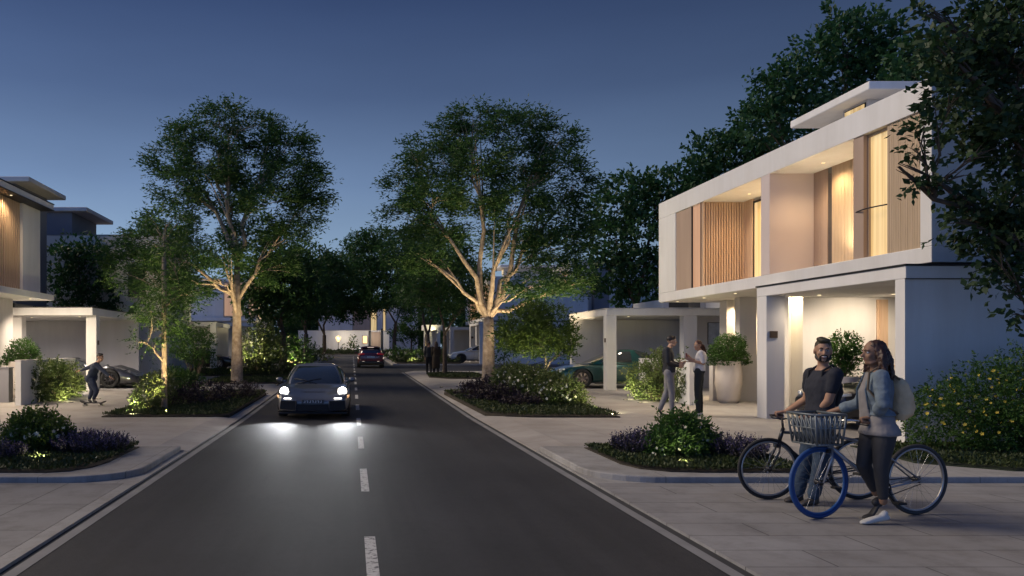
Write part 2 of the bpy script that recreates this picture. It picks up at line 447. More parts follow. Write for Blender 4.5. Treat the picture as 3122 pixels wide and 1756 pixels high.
def street_house(s, dy, label, detail=True, lights=True):
    """two-storey house: a white framed box upstairs over open carports"""
    dz = hz(20+dy) if dy else 0.
    zb = -.4
    h = thing('street_house', label, 'house', (s*10.5, 14.4+dy, G+dz))
    B = lambda: HB(s, dy, dz)
    # ---- upper storey frame
    f = B().b(10.5, 18, 14.4, 27.2, 6.13, 6.67).b(10.5, 18, 14.4, 27.2, 3.3, 3.6).b(10.5, 18, 14.4, 14.69, 3.6, 6.13)
    f.b(10.5, 18, 25.8, 27.2, 3.6, 6.13).b(17.7, 18, 14.69, 25.8, 3.6, 6.13)
    bevel(f.build('upper_storey', stucco, h), .012)
    B().b(10.5, 11.65, 19.98, 20.40, 3.602, 6.128).build('dividing_wall', lamp_tint, h)
    r = B().b(11.83, 11.95, 20.402, 23.9, 3.602, 6.128).b(11.65, 11.77, 16.69, 19.978, 3.602, 6.128).build('inner_wall', stucco, h)
    # first recess: panel, narrow window, batten return, lit window at the back
    B().b(10.53, 10.6, 24.66, 25.798, 3.602, 6.128).build('cladding_panel', wood_brown, h)
    w = B().b(10.53, 10.60, 23.96, 24.02, 3.602, 6.128).b(10.53, 10.60, 24.6, 24.658, 3.602, 6.128).build('window', dark_metal, h)
    B().b(10.56, 10.57, 24.021, 24.599, 3.602, 6.128).build('pane', warm_pane2, w)
    bm_ = B(); x = 10.55
    while x < 11.80:
        bm_.b(x, x+.05, 23.86, 23.94, 3.602, 6.128); x += .078
    bm_.b(10.53, 11.83, 23.941, 23.97, 3.603, 6.127)
    bm_.build('batten_screen', wood, h)
    w = B().b(11.79, 11.83, 23.30, 23.36, 3.602, 6.05).b(11.79, 11.83, 20.45, 20.51, 3.602, 6.05).b(11.79, 11.83, 20.512, 23.298, 5.99, 6.05).build('window', dark_metal, h)
    B().b(11.80, 11.815, 20.512, 23.298, 3.602, 5.988).build('pane', warm_pane, w)
    B().b(11.77, 11.83, 23.362, 23.858, 3.602, 6.128).build('cladding_panel', wood, h)
    # second recess: boards, dark slit, boards; front post, lit curtain, cladding
    cl = B(); y = 19.40
    while y < 19.96: cl.b(11.60, 11.65, y, y+.085, 3.602, 6.128); y += .095
    cl.build('cladding_panel', wood_brown, h)
    B().b(11.61, 11.65, 19.20, 19.38, 3.602, 6.128).build('window_slit', winglass, h)
    cl = B(); y = 16.72
    while y < 19.10: cl.b(11.60, 11.65, y, y+.115, 3.602, 6.128); y += .125
    cl.build('cladding_panel', wood_pale, h)
    B().b(10.53, 10.70, 16.36, 16.69, 3.602, 6.128).build('corner_post', wood_brown, h)
    w = B().b(10.62, 10.68, 15.67, 15.70, 3.602, 6.128).b(10.62, 10.68, 16.325, 16.358, 3.602, 6.128).b(10.62, 10.68, 15.702, 16.323, 6.07, 6.128).build('window', wood_pale, h)
    B().b(10.655, 10.665, 15.702, 16.323, 3.602, 6.068).build('pane', warm_pane, w)
    rl = B(); rl.tube([(s*(10.56-.10*math.sin(PI*t/8)), 16.68+dy-1.0*t/8, 4.58+dz) for t in range(9)], .014, 8); rl.build('handrail', dark_metal, h)
    cl = B(); y = 14.695
    while y < 15.64: cl.b(10.54, 10.6, y, min(y+.058, 15.665), 3.602, 6.128); y += .064
    cl.b(10.601, 10.65, 14.695, 15.668, 3.602, 6.128)
    cl.build('cladding_panel', wood_pale, h)
    # ---- roof pavilion
    rf = B().b(12.1, 17.2, 18.6, 21.95, 7.80, 8.0).build('roof_canopy', stucco, h); bevel(rf, .03)
    pv = B().b(12.55, 16.5, 19.35, 20.3, 6.672, 7.80).b(12.9, 16.5, 20.302, 21.4, 6.672, 7.80).b(12.9, 16.5, 18.9, 19.348, 6.672, 7.2).build('roof_room', stucco_soft, h)
    w = B().b(12.53, 12.55, 19.40, 20.22, 7.30, 7.74).build('window', dark_metal, h)
    B().b(12.515, 12.53, 19.43, 20.19, 7.33, 7.71).build('pane', warm_pane, w)
    # ---- carport at the near end
    c = B().b(9.65, 18, 13.85, 18.95, 2.96, 3.18).build('carport_roof', stucco, h); bevel(c, .012)
    B().b(9.63, 18, 13.83, 18.97, 3.182, 3.215).b(9.63, 18, 13.835, 13.848, 2.945, 2.96).build('roof_edge', flash, h)
    B().b(9.65, 18, 13.87, 14.12, zb, 2.958).build('side_wall', stucco, h)
    co = B().b(9.65, 10.07, 18.5, 18.93, zb, 2.958).build('column', stucco, h)
    B().b(9.72, 9.9, 18.475, 18.499, 1.98, 2.14).build('number_plate', M('bronze_plate', (.12, .09, .07), .45, .6), co)
    # ground floor behind it: wall with a lit niche, timber door
    g = B().b(10.3, 10.72, 19.5, 20.2, zb, 3.298).b(11.06, 18, 19.5, 20.2, zb, 3.298).build('ground_floor_wall', stucco, h)
    B().b(10.722, 11.058, 20.0, 20.2, zb, 3.298).build('niche_wall', stucco, h)
    d = B().b(12.86, 13.12, 19.45, 19.498, .3, 2.93).b(12.9, 12.93, 19.43, 19.45, .3, 2.93).build('timber_panel', wood, h)
    B().b(15.2, 16.15, 19.45, 19.498, .15, 2.35).build('door', wood, h)
    # entry court beyond
    B().b(11.86, 12.36, 24.3, 24.62, zb, 3.298).build('court_wall', stucco_soft, h)
    B().b(12.36, 18, 25.9, 26.2, zb, 3.298).b(17.7, 18, 20.21, 25.89, zb, 3.298).build('court_wall', stucco, h)
    B().b(12.12, 12.34, 25.7, 26.2, zb, 3.298).build('court_pier', stucco_soft, h)
    lo = B().b(10.9, 13.1, 24.0, 24.25, zb, 1.55).build('low_wall', stucco_soft, h)
    # ---- carport at the far end
    x0 = 9.3
    k = hz(29)
    c = B().b(x0, 13.62, 29.0, 34.0, 2.93, 3.17).build('carport_roof', stucco, h); bevel(c, .012)
    B().b(x0-.02, 13.62, 28.98, 34.02, 3.172, 3.20).build('roof_edge', M('pale_flashing', (.62, .62, .62), .4, .3), h)
    co = B().b(x0, x0+.36, 29.02, 29.38, zb, 2.928).build('column', stucco, h)
    B().b(x0-.025, x0, 29.1, 29.22, 1.95, 2.1).build('number_plate', MATS['bronze_plate'], co)
    B().b(12.12, 12.6, 29.02, 29.4, zb, 2.928).build('column', stucco, h)
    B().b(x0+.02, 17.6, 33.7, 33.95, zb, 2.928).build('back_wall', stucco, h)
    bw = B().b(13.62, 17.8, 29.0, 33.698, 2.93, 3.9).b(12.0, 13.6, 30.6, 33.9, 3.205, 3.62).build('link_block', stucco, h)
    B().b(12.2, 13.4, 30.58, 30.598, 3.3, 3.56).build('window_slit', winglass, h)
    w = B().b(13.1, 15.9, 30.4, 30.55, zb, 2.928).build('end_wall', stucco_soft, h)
    wi = B().b(13.60, 14.11, 30.37, 30.398, 1.88, 2.72).build('window', dark_metal, h)
    B().b(13.62, 14.09, 30.36, 30.37, 1.90, 2.70).build('pane', M('misty_glass', (.42, .46, .52), .1, 0, .25, 5), wi)
    if lights:
        # unseen floor lamps added on the balconies to brighten the ceilings
        for x, y, p in ((11.4, 21.6, 60), (11.2, 18.2, 80)):
            q = MB().box(s*(x-.05), s*(x+.05), y+dy-.05, y+dy+.05, 3.603+dz, 3.66+dz).build('added_floor_lamp', lampM, h)
            lamp('SPOT', (s*x, y+dy, 3.75+dz), p, (1, .78, .5), .1, (s*x, y+dy, 6+dz), 130, .9, h)
        for x, y, p in ((11.3, 22.6, 45), (11.2, 21.2, 45), (11.15, 18.8, 60), (11.15, 17.4, 45)):
            downlight(h, s*x, y+dy, 6.128+dz, p, 150, (1, .70, .38))
        downlight(h, s*12.6, 25.4+dy, 3.298+dz, 190, 140)
        downlight(h, s*10.89, 19.75+dy, 3.298+dz, 110, 150)
        downlight(h, s*12.2, 17.9+dy, 2.958+dz, 120, 120, (1, .80, .58), aim=(s*12.2, 19.6+dy, 1.2+dz))
        downlight(h, s*10.7, 18.2+dy, 2.958+dz, 60, 150, (1, .80, .58), size=.12, aim=(s*10.2, 19.3+dy, 0))
        for y in (20.6, 22.6, 24.6, 26.6): downlight(h, s*10.9, y+dy, 3.298+dz, 70, 165, (1, .80, .56), size=.12, aim=(s*9.6, y+dy-.3, 0))  # lamps added under the box edge to light the driveway
        downlight(h, s*10.4, 29.9+dy, 2.928+dz, 60, 165, (1, .86, .70), size=.12)
        downlight(h, s*13.0, 20.9+dy, 7.80+dz, 8, 150)
    return h

RH = street_house(1, 0, 'white two-storey house with lit timber upper floor, behind the couple walking bicycles')
FH = street_house(1, 46.2, 'white house with blue shaded end wall, across the side road behind the big lit trunk', lights=False)
lamp('SPOT', (10.9, 66, 6), 60, (1, .7, .38), .1, (10.9, 66, 2), 150, .8, FH)

# ---- house on the other side of the street
def opposite_house():
    s = -1
    h = thing('street_house', 'cream house with timber battens upstairs and deep carport, behind the skateboarder', 'house', (-10.3, 14, G))
    B = lambda: HB(-1)
    bevel(B().b(10.27, 18, 12, 27.4, 6.48, 6.67).build('roof_slab', stucco, h), .01)
    B().b(10.25, 18, 11.98, 27.42, 6.672, 6.70).b(10.25, 18, 11.98, 27.42, 6.455, 6.478).build('roof_edge', flash, h)
    bevel(B().b(10.27, 18, 12, 27.4, 3.37, 3.57).build('floor_slab', stucco, h), .01)
    B().b(10.7, 11.0, 25.85, 27.3, 3.572, 6.454).b(11.0, 17.9, 27.1, 27.3, 3.572, 6.454).b(17.6, 17.9, 12.2, 27.08, 3.572, 6.454).build('upper_wall', stucco, h)
    m = B(); y = 12.4
    while y < 25.78: m.b(10.78, 10.9, y, y+.09, 3.572, 6.454); y += .155
    m.b(10.9, 10.98, 12.4, 25.84, 3.573, 6.453)
    m.build('batten_screen', wood, h)
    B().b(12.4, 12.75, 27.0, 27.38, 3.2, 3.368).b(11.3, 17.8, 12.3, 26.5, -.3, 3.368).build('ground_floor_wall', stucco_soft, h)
    B().b(9.27, 18, 28.4, 35, 2.92, 3.185).build('carport_roof', stucco, h)
    B().b(9.25, 18, 28.38, 35.02, 3.187, 3.215).build('roof_edge', flash, h)
    B().b(12.3, 17.5, 28.6, 34.5, 3.217, 3.38).build('window_slit', winglass, h)
    B().b(12.25, 12.75, 28.45, 28.58, 3.217, 3.368).build('column', stucco, h)
    co = B().b(9.29, 9.66, 28.9, 29.28, -.3, 2.918).build('column', stucco, h)
    B().b(9.255, 9.288, 29.02, 29.14, 1.86, 2.02).build('number_plate', MATS['bronze_plate'], co)
    B().b(12.0, 12.45, 28.9, 29.3, -.3, 2.918).build('column', stucco, h)
    B().b(9.3, 17.8, 34.7, 34.95, -.3, 2.918).build('back_wall', stucco_soft, h)
    bevel(B().b(12.5, 17.5, 30.8, 34.8, 8.2, 8.4).build('roof_canopy', stucco_soft, h), .04)
    B().b(13.2, 17, 31.2, 34.4, 3.40, 8.198).build('roof_room', stucco_grey, h)
    B().b(13.18, 13.198, 32, 33.6, 7.5, 7.9).build('window_slit', winglass, h)
    for y in (18, 21.5, 24.5): downlight(h, -10.5, y, 6.454, 40, 150, (1, .74, .44))
    for x, y in ((-10.6, 15.5), (-10.6, 19.0), (-10.6, 22.5), (-10.6, 26.2), (-12.6, 26.6)): downlight(h, x, y, 3.37, 290, 165, (1, .82, .62), size=.12, aim=(x+1.6, y+.8, 0))  # slab lamps added to light the driveway and the carport fascia
    for x, y in ((-10.2, 29.8), (-12.4, 30.8)): downlight(h, x, y, 2.92, 170, 165, (1, .88, .78), size=.12)  # added to lift the light inside the deep carport
    return h
OH = opposite_house()

def rear_house_left():
    h = thing('rear_house', 'blue-grey house with slanted roof canopy, behind the cream house and dark garden tree', 'house', (-9, 37, G+hz(37)))
    B = lambda: HB(-1)
    B().b(8.9, 18, 37, 44, -.2, 6.98).build('wall', stucco, h)
    B().b(8.88, 18, 36.98, 44.02, 6.982, 7.02).b(9.2, 18, 36.985, 36.998, 6.45, 6.47).build('roof_edge', M('grey_edge', (.22, .22, .24), .6), h)
    bevel(B().b(12.5, 18, 37.5, 41.7, 8.2, 8.4).build('roof_canopy', stucco_soft, h), .04)
    B().b(13.3, 17.8, 37.8, 41.4, 7.022, 8.198).build('roof_room', stucco_grey, h)
    B().b(15.0, 15.04, 37.78, 37.798, 7.05, 8.0).build('downpipe', dark_metal, h)
    w = B().b(9.6, 10.4, 36.96, 36.998, 4.1, 5.6).build('window', dark_metal, h)
    B().b(9.65, 10.35, 36.95, 36.96, 4.15, 5.55).build('pane', winglass, w)
    B().b(7.85, 13, 46.0, 51.2, 3.0, 3.24).build('carport_roof', stucco, h)
    B().b(7.83, 13, 45.98, 51.22, 3.242, 3.27).build('roof_edge', flash, h)
    B().b(7.86, 8.2, 46.02, 46.36, -.1, 2.998).build('column', stucco, h)
    B().b(7.95, 13, 51.0, 51.2, -.1, 2.998).build('back_wall', stucco_soft, h)
    B().b(9.0, 13, 44.02, 45.4, -.1, 3.2).build('garden_wall', stucco_soft, h)
    lamp('SPOT', (-8.6, 48, 2.95), 30, (1, .8, .5), .1, (-8.6, 48, 0), 150, .9, h, 'carport_lamp_light')
    return h
rear_house_left()

def far_house(name, label, s, x0, x1, y0, y1, dz, win, cat='house', wood_on=True):
    h = thing(name, label, cat, (s*x0, y0, G+dz))
    B = lambda: HB(s, 0, dz)
    B().b(x0, x1, y0, y1, 3.4, 3.65).b(x0, x1, y0, y1, 6.5, 6.75).build('floor_slab', stucco, h)
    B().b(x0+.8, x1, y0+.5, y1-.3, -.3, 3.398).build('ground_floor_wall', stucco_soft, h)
    B().b(x0+.7, x1, y0+.2, y1-.2, 3.652, 6.498).build('upper_wall', stucco, h)
    n = 0
    for a, b, lit in win:
        w = B().b(x0+.6, x0+.698, a, b, 3.652, 6.498).build('window', wood_pale if wood_on else dark_metal, h)
        B().b(x0+.58, x0+.6, a+.08, b-.08, 3.75, 6.4).build('pane', (warm_pane if lit == 2 else warm_pane2 if lit == 1 else wood_pale), w)
    w = B().b(x0+1.0, x0+2.6, y0+.1, y0+.198, 3.7, 6.45).build('window', wood_pale, h)
    B().b(x0+1.1, x0+2.5, y0+.08, y0+.1, 3.8, 6.35).build('pane', warm_pane2, w)
    B().b(x0-.6, x0+6, y0-4.2, y0-.02, 2.85, 3.1).build('carport_roof', stucco, h)
    B().b(x0-.58, x0-.2, y0-4.18, y0-3.8, -.3, 2.848).build('column', stucco, h)
    lamp('SPOT', (s*(x0+.3), y0-1.5, 2.8+dz), 120, (1, .78, .42), .1, (s*(x0+.3), y0-1.5, 0), 160, .9, h)
    return h
far_house('far_house', 'far house with glowing tan upper panels, behind the trunk beside the sports car', -1, 7.6, 16, 63, 75, hz(63), ((63.6, 66, 1), (66.4, 69, 0), (69.6, 72, 2)))
far_house('far_house', 'distant house beyond the crossroads, its lit upper floor glimpsed over the far planting', -1, 9.5, 17, 80, 91, hz(80), ((81, 84, 2), (85, 88, 1)))

def rear_house_right():
    h = thing('rear_house', 'tall blue-violet house with small windows, between the dark garden trees and carport', 'house', (19, 62, G+hz(62)))
    z = hz(62)
    B = lambda: HB(1, 0, z)
    B().b(17.5, 33, 64, 74, -.3, 8.3).build('wall', stucco, h)
    B().b(17.45, 33.05, 63.95, 74.05, 8.302, 8.36).build('roof_edge', flash, h)
    B().b(19.3, 20.5, 63.3, 63.998, 0, 8.2).build('stair_tower', stucco_grey, h)
    for x, w_, z0, z1 in ((21.4, 1.0, 5.3, 6.2), (22.8, 1.3, 4.7, 5.5), (25.2, .35, 4.7, 5.6), (24.5, 1.2, 6.6, 7.6), (21.4, 1.4, 1.2, 2.8)):
        w = B().b(x, x+w_, 63.95, 63.998, z0, z1).build('window', dark_metal, h)
        B().b(x+.06, x+w_-.06, 63.93, 63.95, z0+.06, z1-.06).build('pane', winglass, w)
    return h
rear_house_right()

def end_house():
    h = thing('end_house', 'pale house closing the street, with brown door and lit window in its long wall', 'house', (0, 104, G+hz(104)))
    z = hz(104); B = lambda: HB(1, 0, z)
    B().b(-7, 4.9, 104, 104.4, -.3, 3.0).build('garden_wall', stucco, h)
    B().b(-7.05, 4.95, 103.95, 104.45, 3.002, 3.07).build('coping', stucco_soft, h)
    d = B().b(2.55, 3.75, 103.93, 103.998, .15, 2.85).build('door', wood_brown, h)
    B().b(2.2, 2.5, 103.9, 103.998, .1, 3.0).b(3.8, 4.05, 103.85, 103.998, .1, 3.3).build('door_frame', dark_metal, h)
    w = B().b(1.42, 2.02, 103.9, 103.998, 1.35, 2.35).build('window', wood_pale, h)
    B().b(1.47, 1.97, 103.88, 103.9, 1.4, 2.3).build('pane', emitM('glowing_pane', (1., .62, .24), 1.1), w)
    B().b(-4.5, 9, 108, 118, -.3, 6.6).build('upper_wall', stucco_soft, h)
    B().b(-4.9, 9.4, 107.6, 118.4, 6.602, 6.9).build('roof', stucco_grey, h)
    for a, b, mt in ((.1, 2.5, wood_brown), (2.55, 3.4, warm_pane), (4.2, 4.6, warm_pane)):
        w = B().b(a, b, 107.93, 107.998, 3.0, 6.2).build('window', dark_metal, h)
        B().b(a+.05, b-.05, 107.9, 107.93, 3.05, 6.15).build('pane', mt, w)
    lamp('POINT', (-1, 102.3, 2.2+z), 60, (1, .85, .65), .2, parent=h)
    lamp('POINT', (3, 102.0, 2.2+z), 60, (1, .85, .65), .2, parent=h)
    return h
end_house()

# ---- small white kiosk-like gatehouse by the two far walkers
def gatehouse():
    z = hz(60)+G
    h = thing('gatehouse', 'little white entrance canopy with lit top, behind the pair of far walkers', 'shelter', (6.2, 62, z))
    MB().box(5.55, 7.0, 61.4, 63.2, 2.55+z, 2.95+z).build('roof', stucco, h)
    MB().box(5.7, 5.95, 61.6, 61.85, 0+z-.2, 2.548+z).build('post', stucco, h)
    MB().box(6.6, 6.85, 61.6, 61.85, 0+z-.2, 2.548+z).build('post', stucco, h)
    MB().box(5.7, 6.85, 62.8, 63.0, z-.2, 2.548+z).build('back_panel', stucco_soft, h)
    lamp('SPOT', (6.2, 61.2, 2.4+z), 25, (1, .85, .5), .1, (6.2, 61.9, 4+z), 120, .9, h)
    return h
gatehouse()

# ---- low garden walls beside the driveways
def low_wall(s, x0, y0, y1, label):
    z = hz(24)
    h = thing('garden_wall', label, 'wall', (s*x0, y0, G+z))
    o = MB().box(s*x0, s*(x0+.17), y0, y1, -.1, 1.33+z).build('wall', stucco, h); bevel(o, .012)
    MB().box(s*(x0-.006), s*(x0+.176), y0-.006, y1+.006, 1.332+z, 1.36+z).build('coping', stucco_soft, h)
    return h
low_wall(1, 9.6, 22.6, 26.6, 'low white wall with flowering shrub along it, beside the standing couple')
low_wall(-1, 9.32, 22.4, 26.8, 'low white wall behind the uplit hedge, beside the skateboarder')
def planter_wall():
    h = thing('planter_wall', 'grey block wall at the picture edge, under the round clipped bush', 'wall', (-10.6, 22.6, G))
    MB().box(-14, -10.1, 23.4, 23.7, -.1, 1.15).build('wall', stucco_grey, h)
    MB().box(-14, -10.08, 23.38, 23.72, 1.152, 1.18).build('coping', stucco_grey, h)
planter_wall()

# ---- garden lamp at the end of the street
def garden_lamp():
    y = 101.5; z = hz(y)+G
    p = at(851, 880, y)
    h = thing('garden_lamp', 'lit lantern on dark post, before the long pale wall', 'lamp', (p.x, y, z))
    MB().lathe((p.x, y, z), (0, 0, 1), [(.16, 0), (.1, .12), (.05, .2), (.045, 1.3), (.09, 1.36), (.06, 1.42)], 12).build('post', dark_metal, h)
    MB().lathe((p.x, y, z+1.45), (0, 0, 1), [(.14, 0), (.34, .45), (.36, .6), (.30, .68), (.10, .78), (.04, .86)], 8).build('lantern', globeM, h)
    lamp('POINT', (p.x, y-.6, z+1.85), 30, (1, .75, .4), .3, parent=h)
garden_lamp()
# ================================================================ plants
def unit(a): return a/np.maximum(np.linalg.norm(a, axis=1, keepdims=True), 1e-9)
def rnd_dir(rng, n): return unit(rng.normal(size=(n, 3)))
def leaf_faces(rng, P, D, size, width=.42, sv=.35):
    """rhombic leaves: base points P, axis directions D"""
    n = len(P); L = size*(1+sv*rng.uniform(-1, 1, n))[:, None]
    S = unit(np.cross(D, rnd_dir(rng, n)))
    N = np.cross(D, S)
    a = P; t = P+D*L; mid = P+D*L*.45+N*L*.06
    V = np.empty((n, 4, 3)); V[:, 0] = a; V[:, 1] = mid+S*L*width*.5; V[:, 2] = t; V[:, 3] = mid-S*L*width*.5
    return V.reshape(-1, 3)
def gap(P, sc, seed):
    q = P*sc+seed
    return (np.sin(q[:, 0]*1.7+np.sin(q[:, 2]*2.1))+np.sin(q[:, 1]*1.9+np.sin(q[:, 0]*1.3))+np.sin(q[:, 2]*2.3+np.sin(q[:, 1]*1.1)))/3
def clump_leaves(rng, c, r, n_twig, leaf, twig, k=7, shell=.5, flat=.0, up=.15, thr=-.35, width=.42, gs=2.2, seed=0.):
    """twigs spread through an ellipsoid, each with k leaves along it"""
    c = np.array(c, float); r = np.array(r, float)
    u = rnd_dir(rng, n_twig); rr = rng.uniform(shell**3, 1.0, n_twig)**(1/3)
    rr *= 1+.2*rng.normal(size=n_twig)*(rng.uniform(size=n_twig) < .3)
    P = c+u*r*rr[:, None]
    keep = gap(P, gs, seed) > thr
    P = P[keep]; u = u[keep]; n = len(P)
    T = u*.75+rnd_dir(rng, n)*.65+np.array([0, 0, up])
    T[:, 2] *= (1-flat); T = unit(T)
    tl = twig*rng.uniform(.6, 1.3, n)
    f = np.linspace(.05, 1, k)
    Pk = P[:, None, :]+T[:, None, :]*(tl[:, None]*f[None, :])[:, :, None]
    Pk = Pk+rng.normal(size=Pk.shape)*twig*.05
    side = rnd_dir(rng, n*k).reshape(n, k, 3)
    D = T[:, None, :]*.7+side*.75
    D[..., 2] *= (1-flat*.6)
    return leaf_faces(rng, Pk.reshape(-1, 3), unit(D.reshape(-1, 3)), leaf, width)
def bez(a, b, c, n=7):
    return [a*(1-t)**2+b*2*t*(1-t)+c*t*t for t in [i/(n-1) for i in range(n)]]
def tree(name, label, base, clumps, trunk, leaf=.2, twig=.5, dens=36, mat=leaf_tree, barkm=bark, group=None, seed=1,
         fork=.3, tr=.3, limbs=None, flat=.35, thr=-.3, k=7, sub=5, width=.42, shell=.45, lean=(0, 0), up=.12):
    """base: foot of the trunk; clumps: (centre, radii) in world places; trunk: top of the clear trunk (z above base)"""
    rng = np.random.default_rng(seed); R = random.Random(seed)
    base = Vector(base)
    h = thing(name, label, 'tree', base, group)
    m = MB()
    top = base+Vector((lean[0], lean[1], trunk))
    m.tube([base+Vector((0, 0, -.15)), base+Vector((0, 0, .12)), base+(top-base)*.25, base+(top-base)*.6, top],
           [tr*1.5, tr*1.18, tr*1.02, tr*(.95 if trunk < 5 else .78), tr*(.85 if trunk < 5 else .5)], 14)
    m2 = MB()
    # a few main limbs first (spread in direction), the rest branch off them
    C = [Vector(c) for c, r in clumps]; hi = max(range(len(C)), key=lambda i: C[i].z)
    prim = [hi]; want = min(8, max(2, len(C)//3))
    while len(prim) < want:
        prim.append(max((i for i in range(len(C)) if i not in prim), key=lambda i: min((C[i]-C[j]).length for j in prim)*(1+.3*(C[i].z > top.z))))
    order = prim+[i for i in range(len(C)) if i not in prim]
    prim_pts = []
    for i in order:
        c, r = clumps[i]; c = Vector(c)
        low = c.z-top.z; first = i in prim
        if first or not prim_pts:
            start = base+(top-base)*(1.0 if low > 1.2 else R.uniform(.74, .97)) if trunk <= 3 else base+(top-base)*min(.99, max(.3 if tr < .1 else .36, (c.z-(.55 if tr < .1 else 2.6)-base.z)/trunk)); r0 = min(tr*.52, .045+.018*(c-start).length) if tr > .12 else tr*.6
        else:
            cand = [(p, q) for p, q in prim_pts if p.z < c.z-.15] or prim_pts
            start, r0 = min(cand, key=lambda e: (e[0]-c).length+.5*max(0, 1.0-(e[0]-c).length)); r0 = min(r0*.7, .016+.016*(c-start).length)
        mid = Vector((start.x+(c.x-start.x)*.30, start.y+(c.y-start.y)*.30, start.z+(c.z-start.z)*.52+.1))+Vector((R.uniform(-.2, .2), R.uniform(-.2, .2), 0))
        dist = (c-start).length
        pts = bez(start, mid, c, 8)
        for q in range(1, 7): pts[q] = pts[q]+Vector((R.uniform(-1, 1), R.uniform(-1, 1), R.uniform(-1, 1)))*.035*dist
        m.tube(pts, [r0*(1-.85*q/7) for q in range(8)], 8, False)
        if first: prim_pts += [(pts[q], r0*(1-.85*q/7)) for q in range(2, 7)]
        for q in range(sub):
            t = R.uniform(.45, 1.); s0 = pts[min(7, int(t*7))]
            d = Vector(rng.normal(size=3)).normalized(); e = c+Vector((d.x*r[0], d.y*r[1], abs(d.z)*r[2]*.9-.2*r[2]))*.88
            mm = s0.lerp(e, .5)+Vector((0, 0, .12*(e-s0).length))
            br = bez(s0, mm, e, 5); rb = r0*(1-.8*t)*.55+.008
            m2.tube([s0+(s0-e).normalized()*.02]+br, [rb, rb, rb*.75, rb*.55, rb*.35, rb*.15], 5, False)
    m.add(m2.v, m2.f, True); m.build('trunk', barkm, h)
    Vs = []
    for i, (c, r) in enumerate(clumps):
        area = (r[0]*r[1]+r[1]*r[2]+r[0]*r[2])
        Vs.append(clump_leaves(rng, c, r, max(12, int(dens*area)), leaf, twig, k, shell, flat, up, thr, width, seed=seed*1.7))
    V = np.concatenate(Vs)-np.array(base)
    npmesh('crown', V, 4, mat, h)
    return h
def px_clumps(lst, y, yr=.9, k=1.):
    """(px, py, rx px, rz px[, dy]) at distance y -> world ellipsoids"""
    out = []
    for q in lst:
        px, py, rx, rz = q[:4]; dy = q[4] if len(q) > 4 else 0
        c = at(px, py, y+dy); s = (y+dy)/F
        out.append((tuple(c), (rx*s*k, (rx+rz)/2*s*yr*k, rz*s*k)))
    return out
def foot(px, y, g=G): return Vector(((px-VX)*y/F, y, g+hz(y)))

# ---- the two big street trees
TL = [(560, 300, 75, 42), (480, 340, 60, 40, -.5), (650, 330, 70, 45, .5), (720, 370, 70, 50), (430, 400, 60, 48, .4), (520, 400, 80, 60, -1),
      (620, 420, 85, 65, 1), (740, 440, 70, 60, -.6), (790, 470, 48, 46, .4), (450, 470, 70, 50, -.8), (560, 490, 80, 55, .8), (680, 510, 85, 55, -.9),
      (770, 530, 55, 50, .3), (430, 560, 75, 45, .6), (380, 610, 80, 48, -.8), (640, 590, 90, 45, .9), (720, 600, 60, 40, -.3), (330, 660, 70, 45, .2),
      (470, 640, 80, 45, .8), (400, 700, 85, 42, -1.2), (560, 640, 60, 40, -1), (480, 720, 60, 40, .6), (690, 680, 55, 45, .6), (520, 700, 36, 26, -1.6)]
tree('street_tree', 'tall street tree with warm-lit forked trunk, beside the oncoming sports car', foot(596, 33.5), px_clumps(TL, 33.5, 1., .84), 5.2, .17, .60, 250,
     seed=3, tr=.22, flat=.75, thr=-.16, sub=7, width=.30, k=8, group='tall street trees')
TR = [(1190, 300, 62, 40), (1130, 345, 60, 42, .5), (1260, 315, 60, 42, -.6), (1330, 320, 65, 45, .6), (1400, 345, 55, 45), (1040, 390, 55, 40, -.4),
      (1110, 410, 75, 55, .9), (1210, 400, 80, 60, -1), (1310, 420, 85, 60, .8), (1410, 430, 60, 55, -.8), (1020, 470, 58, 42, .3), (1090, 500, 80, 55, -.9),
      (1190, 500, 85, 60, 1), (1300, 520, 85, 60, -1), (1400, 530, 75, 55, .7), (1450, 470, 45, 28, 0), (1020, 550, 62, 45, .3), (1100, 590, 75, 50, .9), (1380, 620, 80, 55, -.8),
      (1290, 610, 75, 55, 1), (1440, 590, 55, 45, .2), (1420, 690, 75, 42, -.5), (1350, 720, 70, 40, -1.2), (1060, 650, 60, 40, -.2), (1460, 720, 40, 30, .3)]
tree('street_tree', 'tall street tree with pale uplit trunk, rising behind the dark purple groundcover', foot(1229, 33.), px_clumps(TR, 33., 1., .84), 2.7, .17, .60, 250,
     seed=8, tr=.25, flat=.75, thr=-.16, sub=8, width=.30, k=8, group='tall street trees')

# ---- small trees
tree('young_tree', 'slender young tree standing in the grassy bed, light green leaves', foot(413, 20.6), px_clumps(
    [(415, 560, 55, 32), (400, 610, 70, 36, .2), (440, 660, 60, 36, -.2), (340, 700, 70, 32, .1), (410, 730, 80, 34), (470, 740, 60, 36, .3), (390, 790, 60, 30, -.3), (380, 830, 48, 34), (430, 815, 58, 36, .4), (365, 860, 30, 20, -.2)],
    20.6), 4.0, .09, .34, 300, leaf_shrub, bark, seed=11, tr=.07, flat=.5, thr=-.10, sub=5, k=7, width=.36)
tree('young_tree', 'bushy young tree with round bright crown and bent stem, behind the white-flowered shrub', foot(1352, 27.5), px_clumps(
    [(1320, 825, 62, 44), (1380, 815, 58, 42, .2), (1290, 850, 42, 32, -.1), (1350, 860, 66, 34, -.3), (1410, 850, 40, 40, .1), (1350, 790, 45, 26, .1), (1415, 890, 22, 26, .2)],
    27.5), .9, .10, .25, 420, leaf_lime, bark, seed=12, tr=.06, flat=.1, thr=-.4, k=7, lean=(.3, 0))
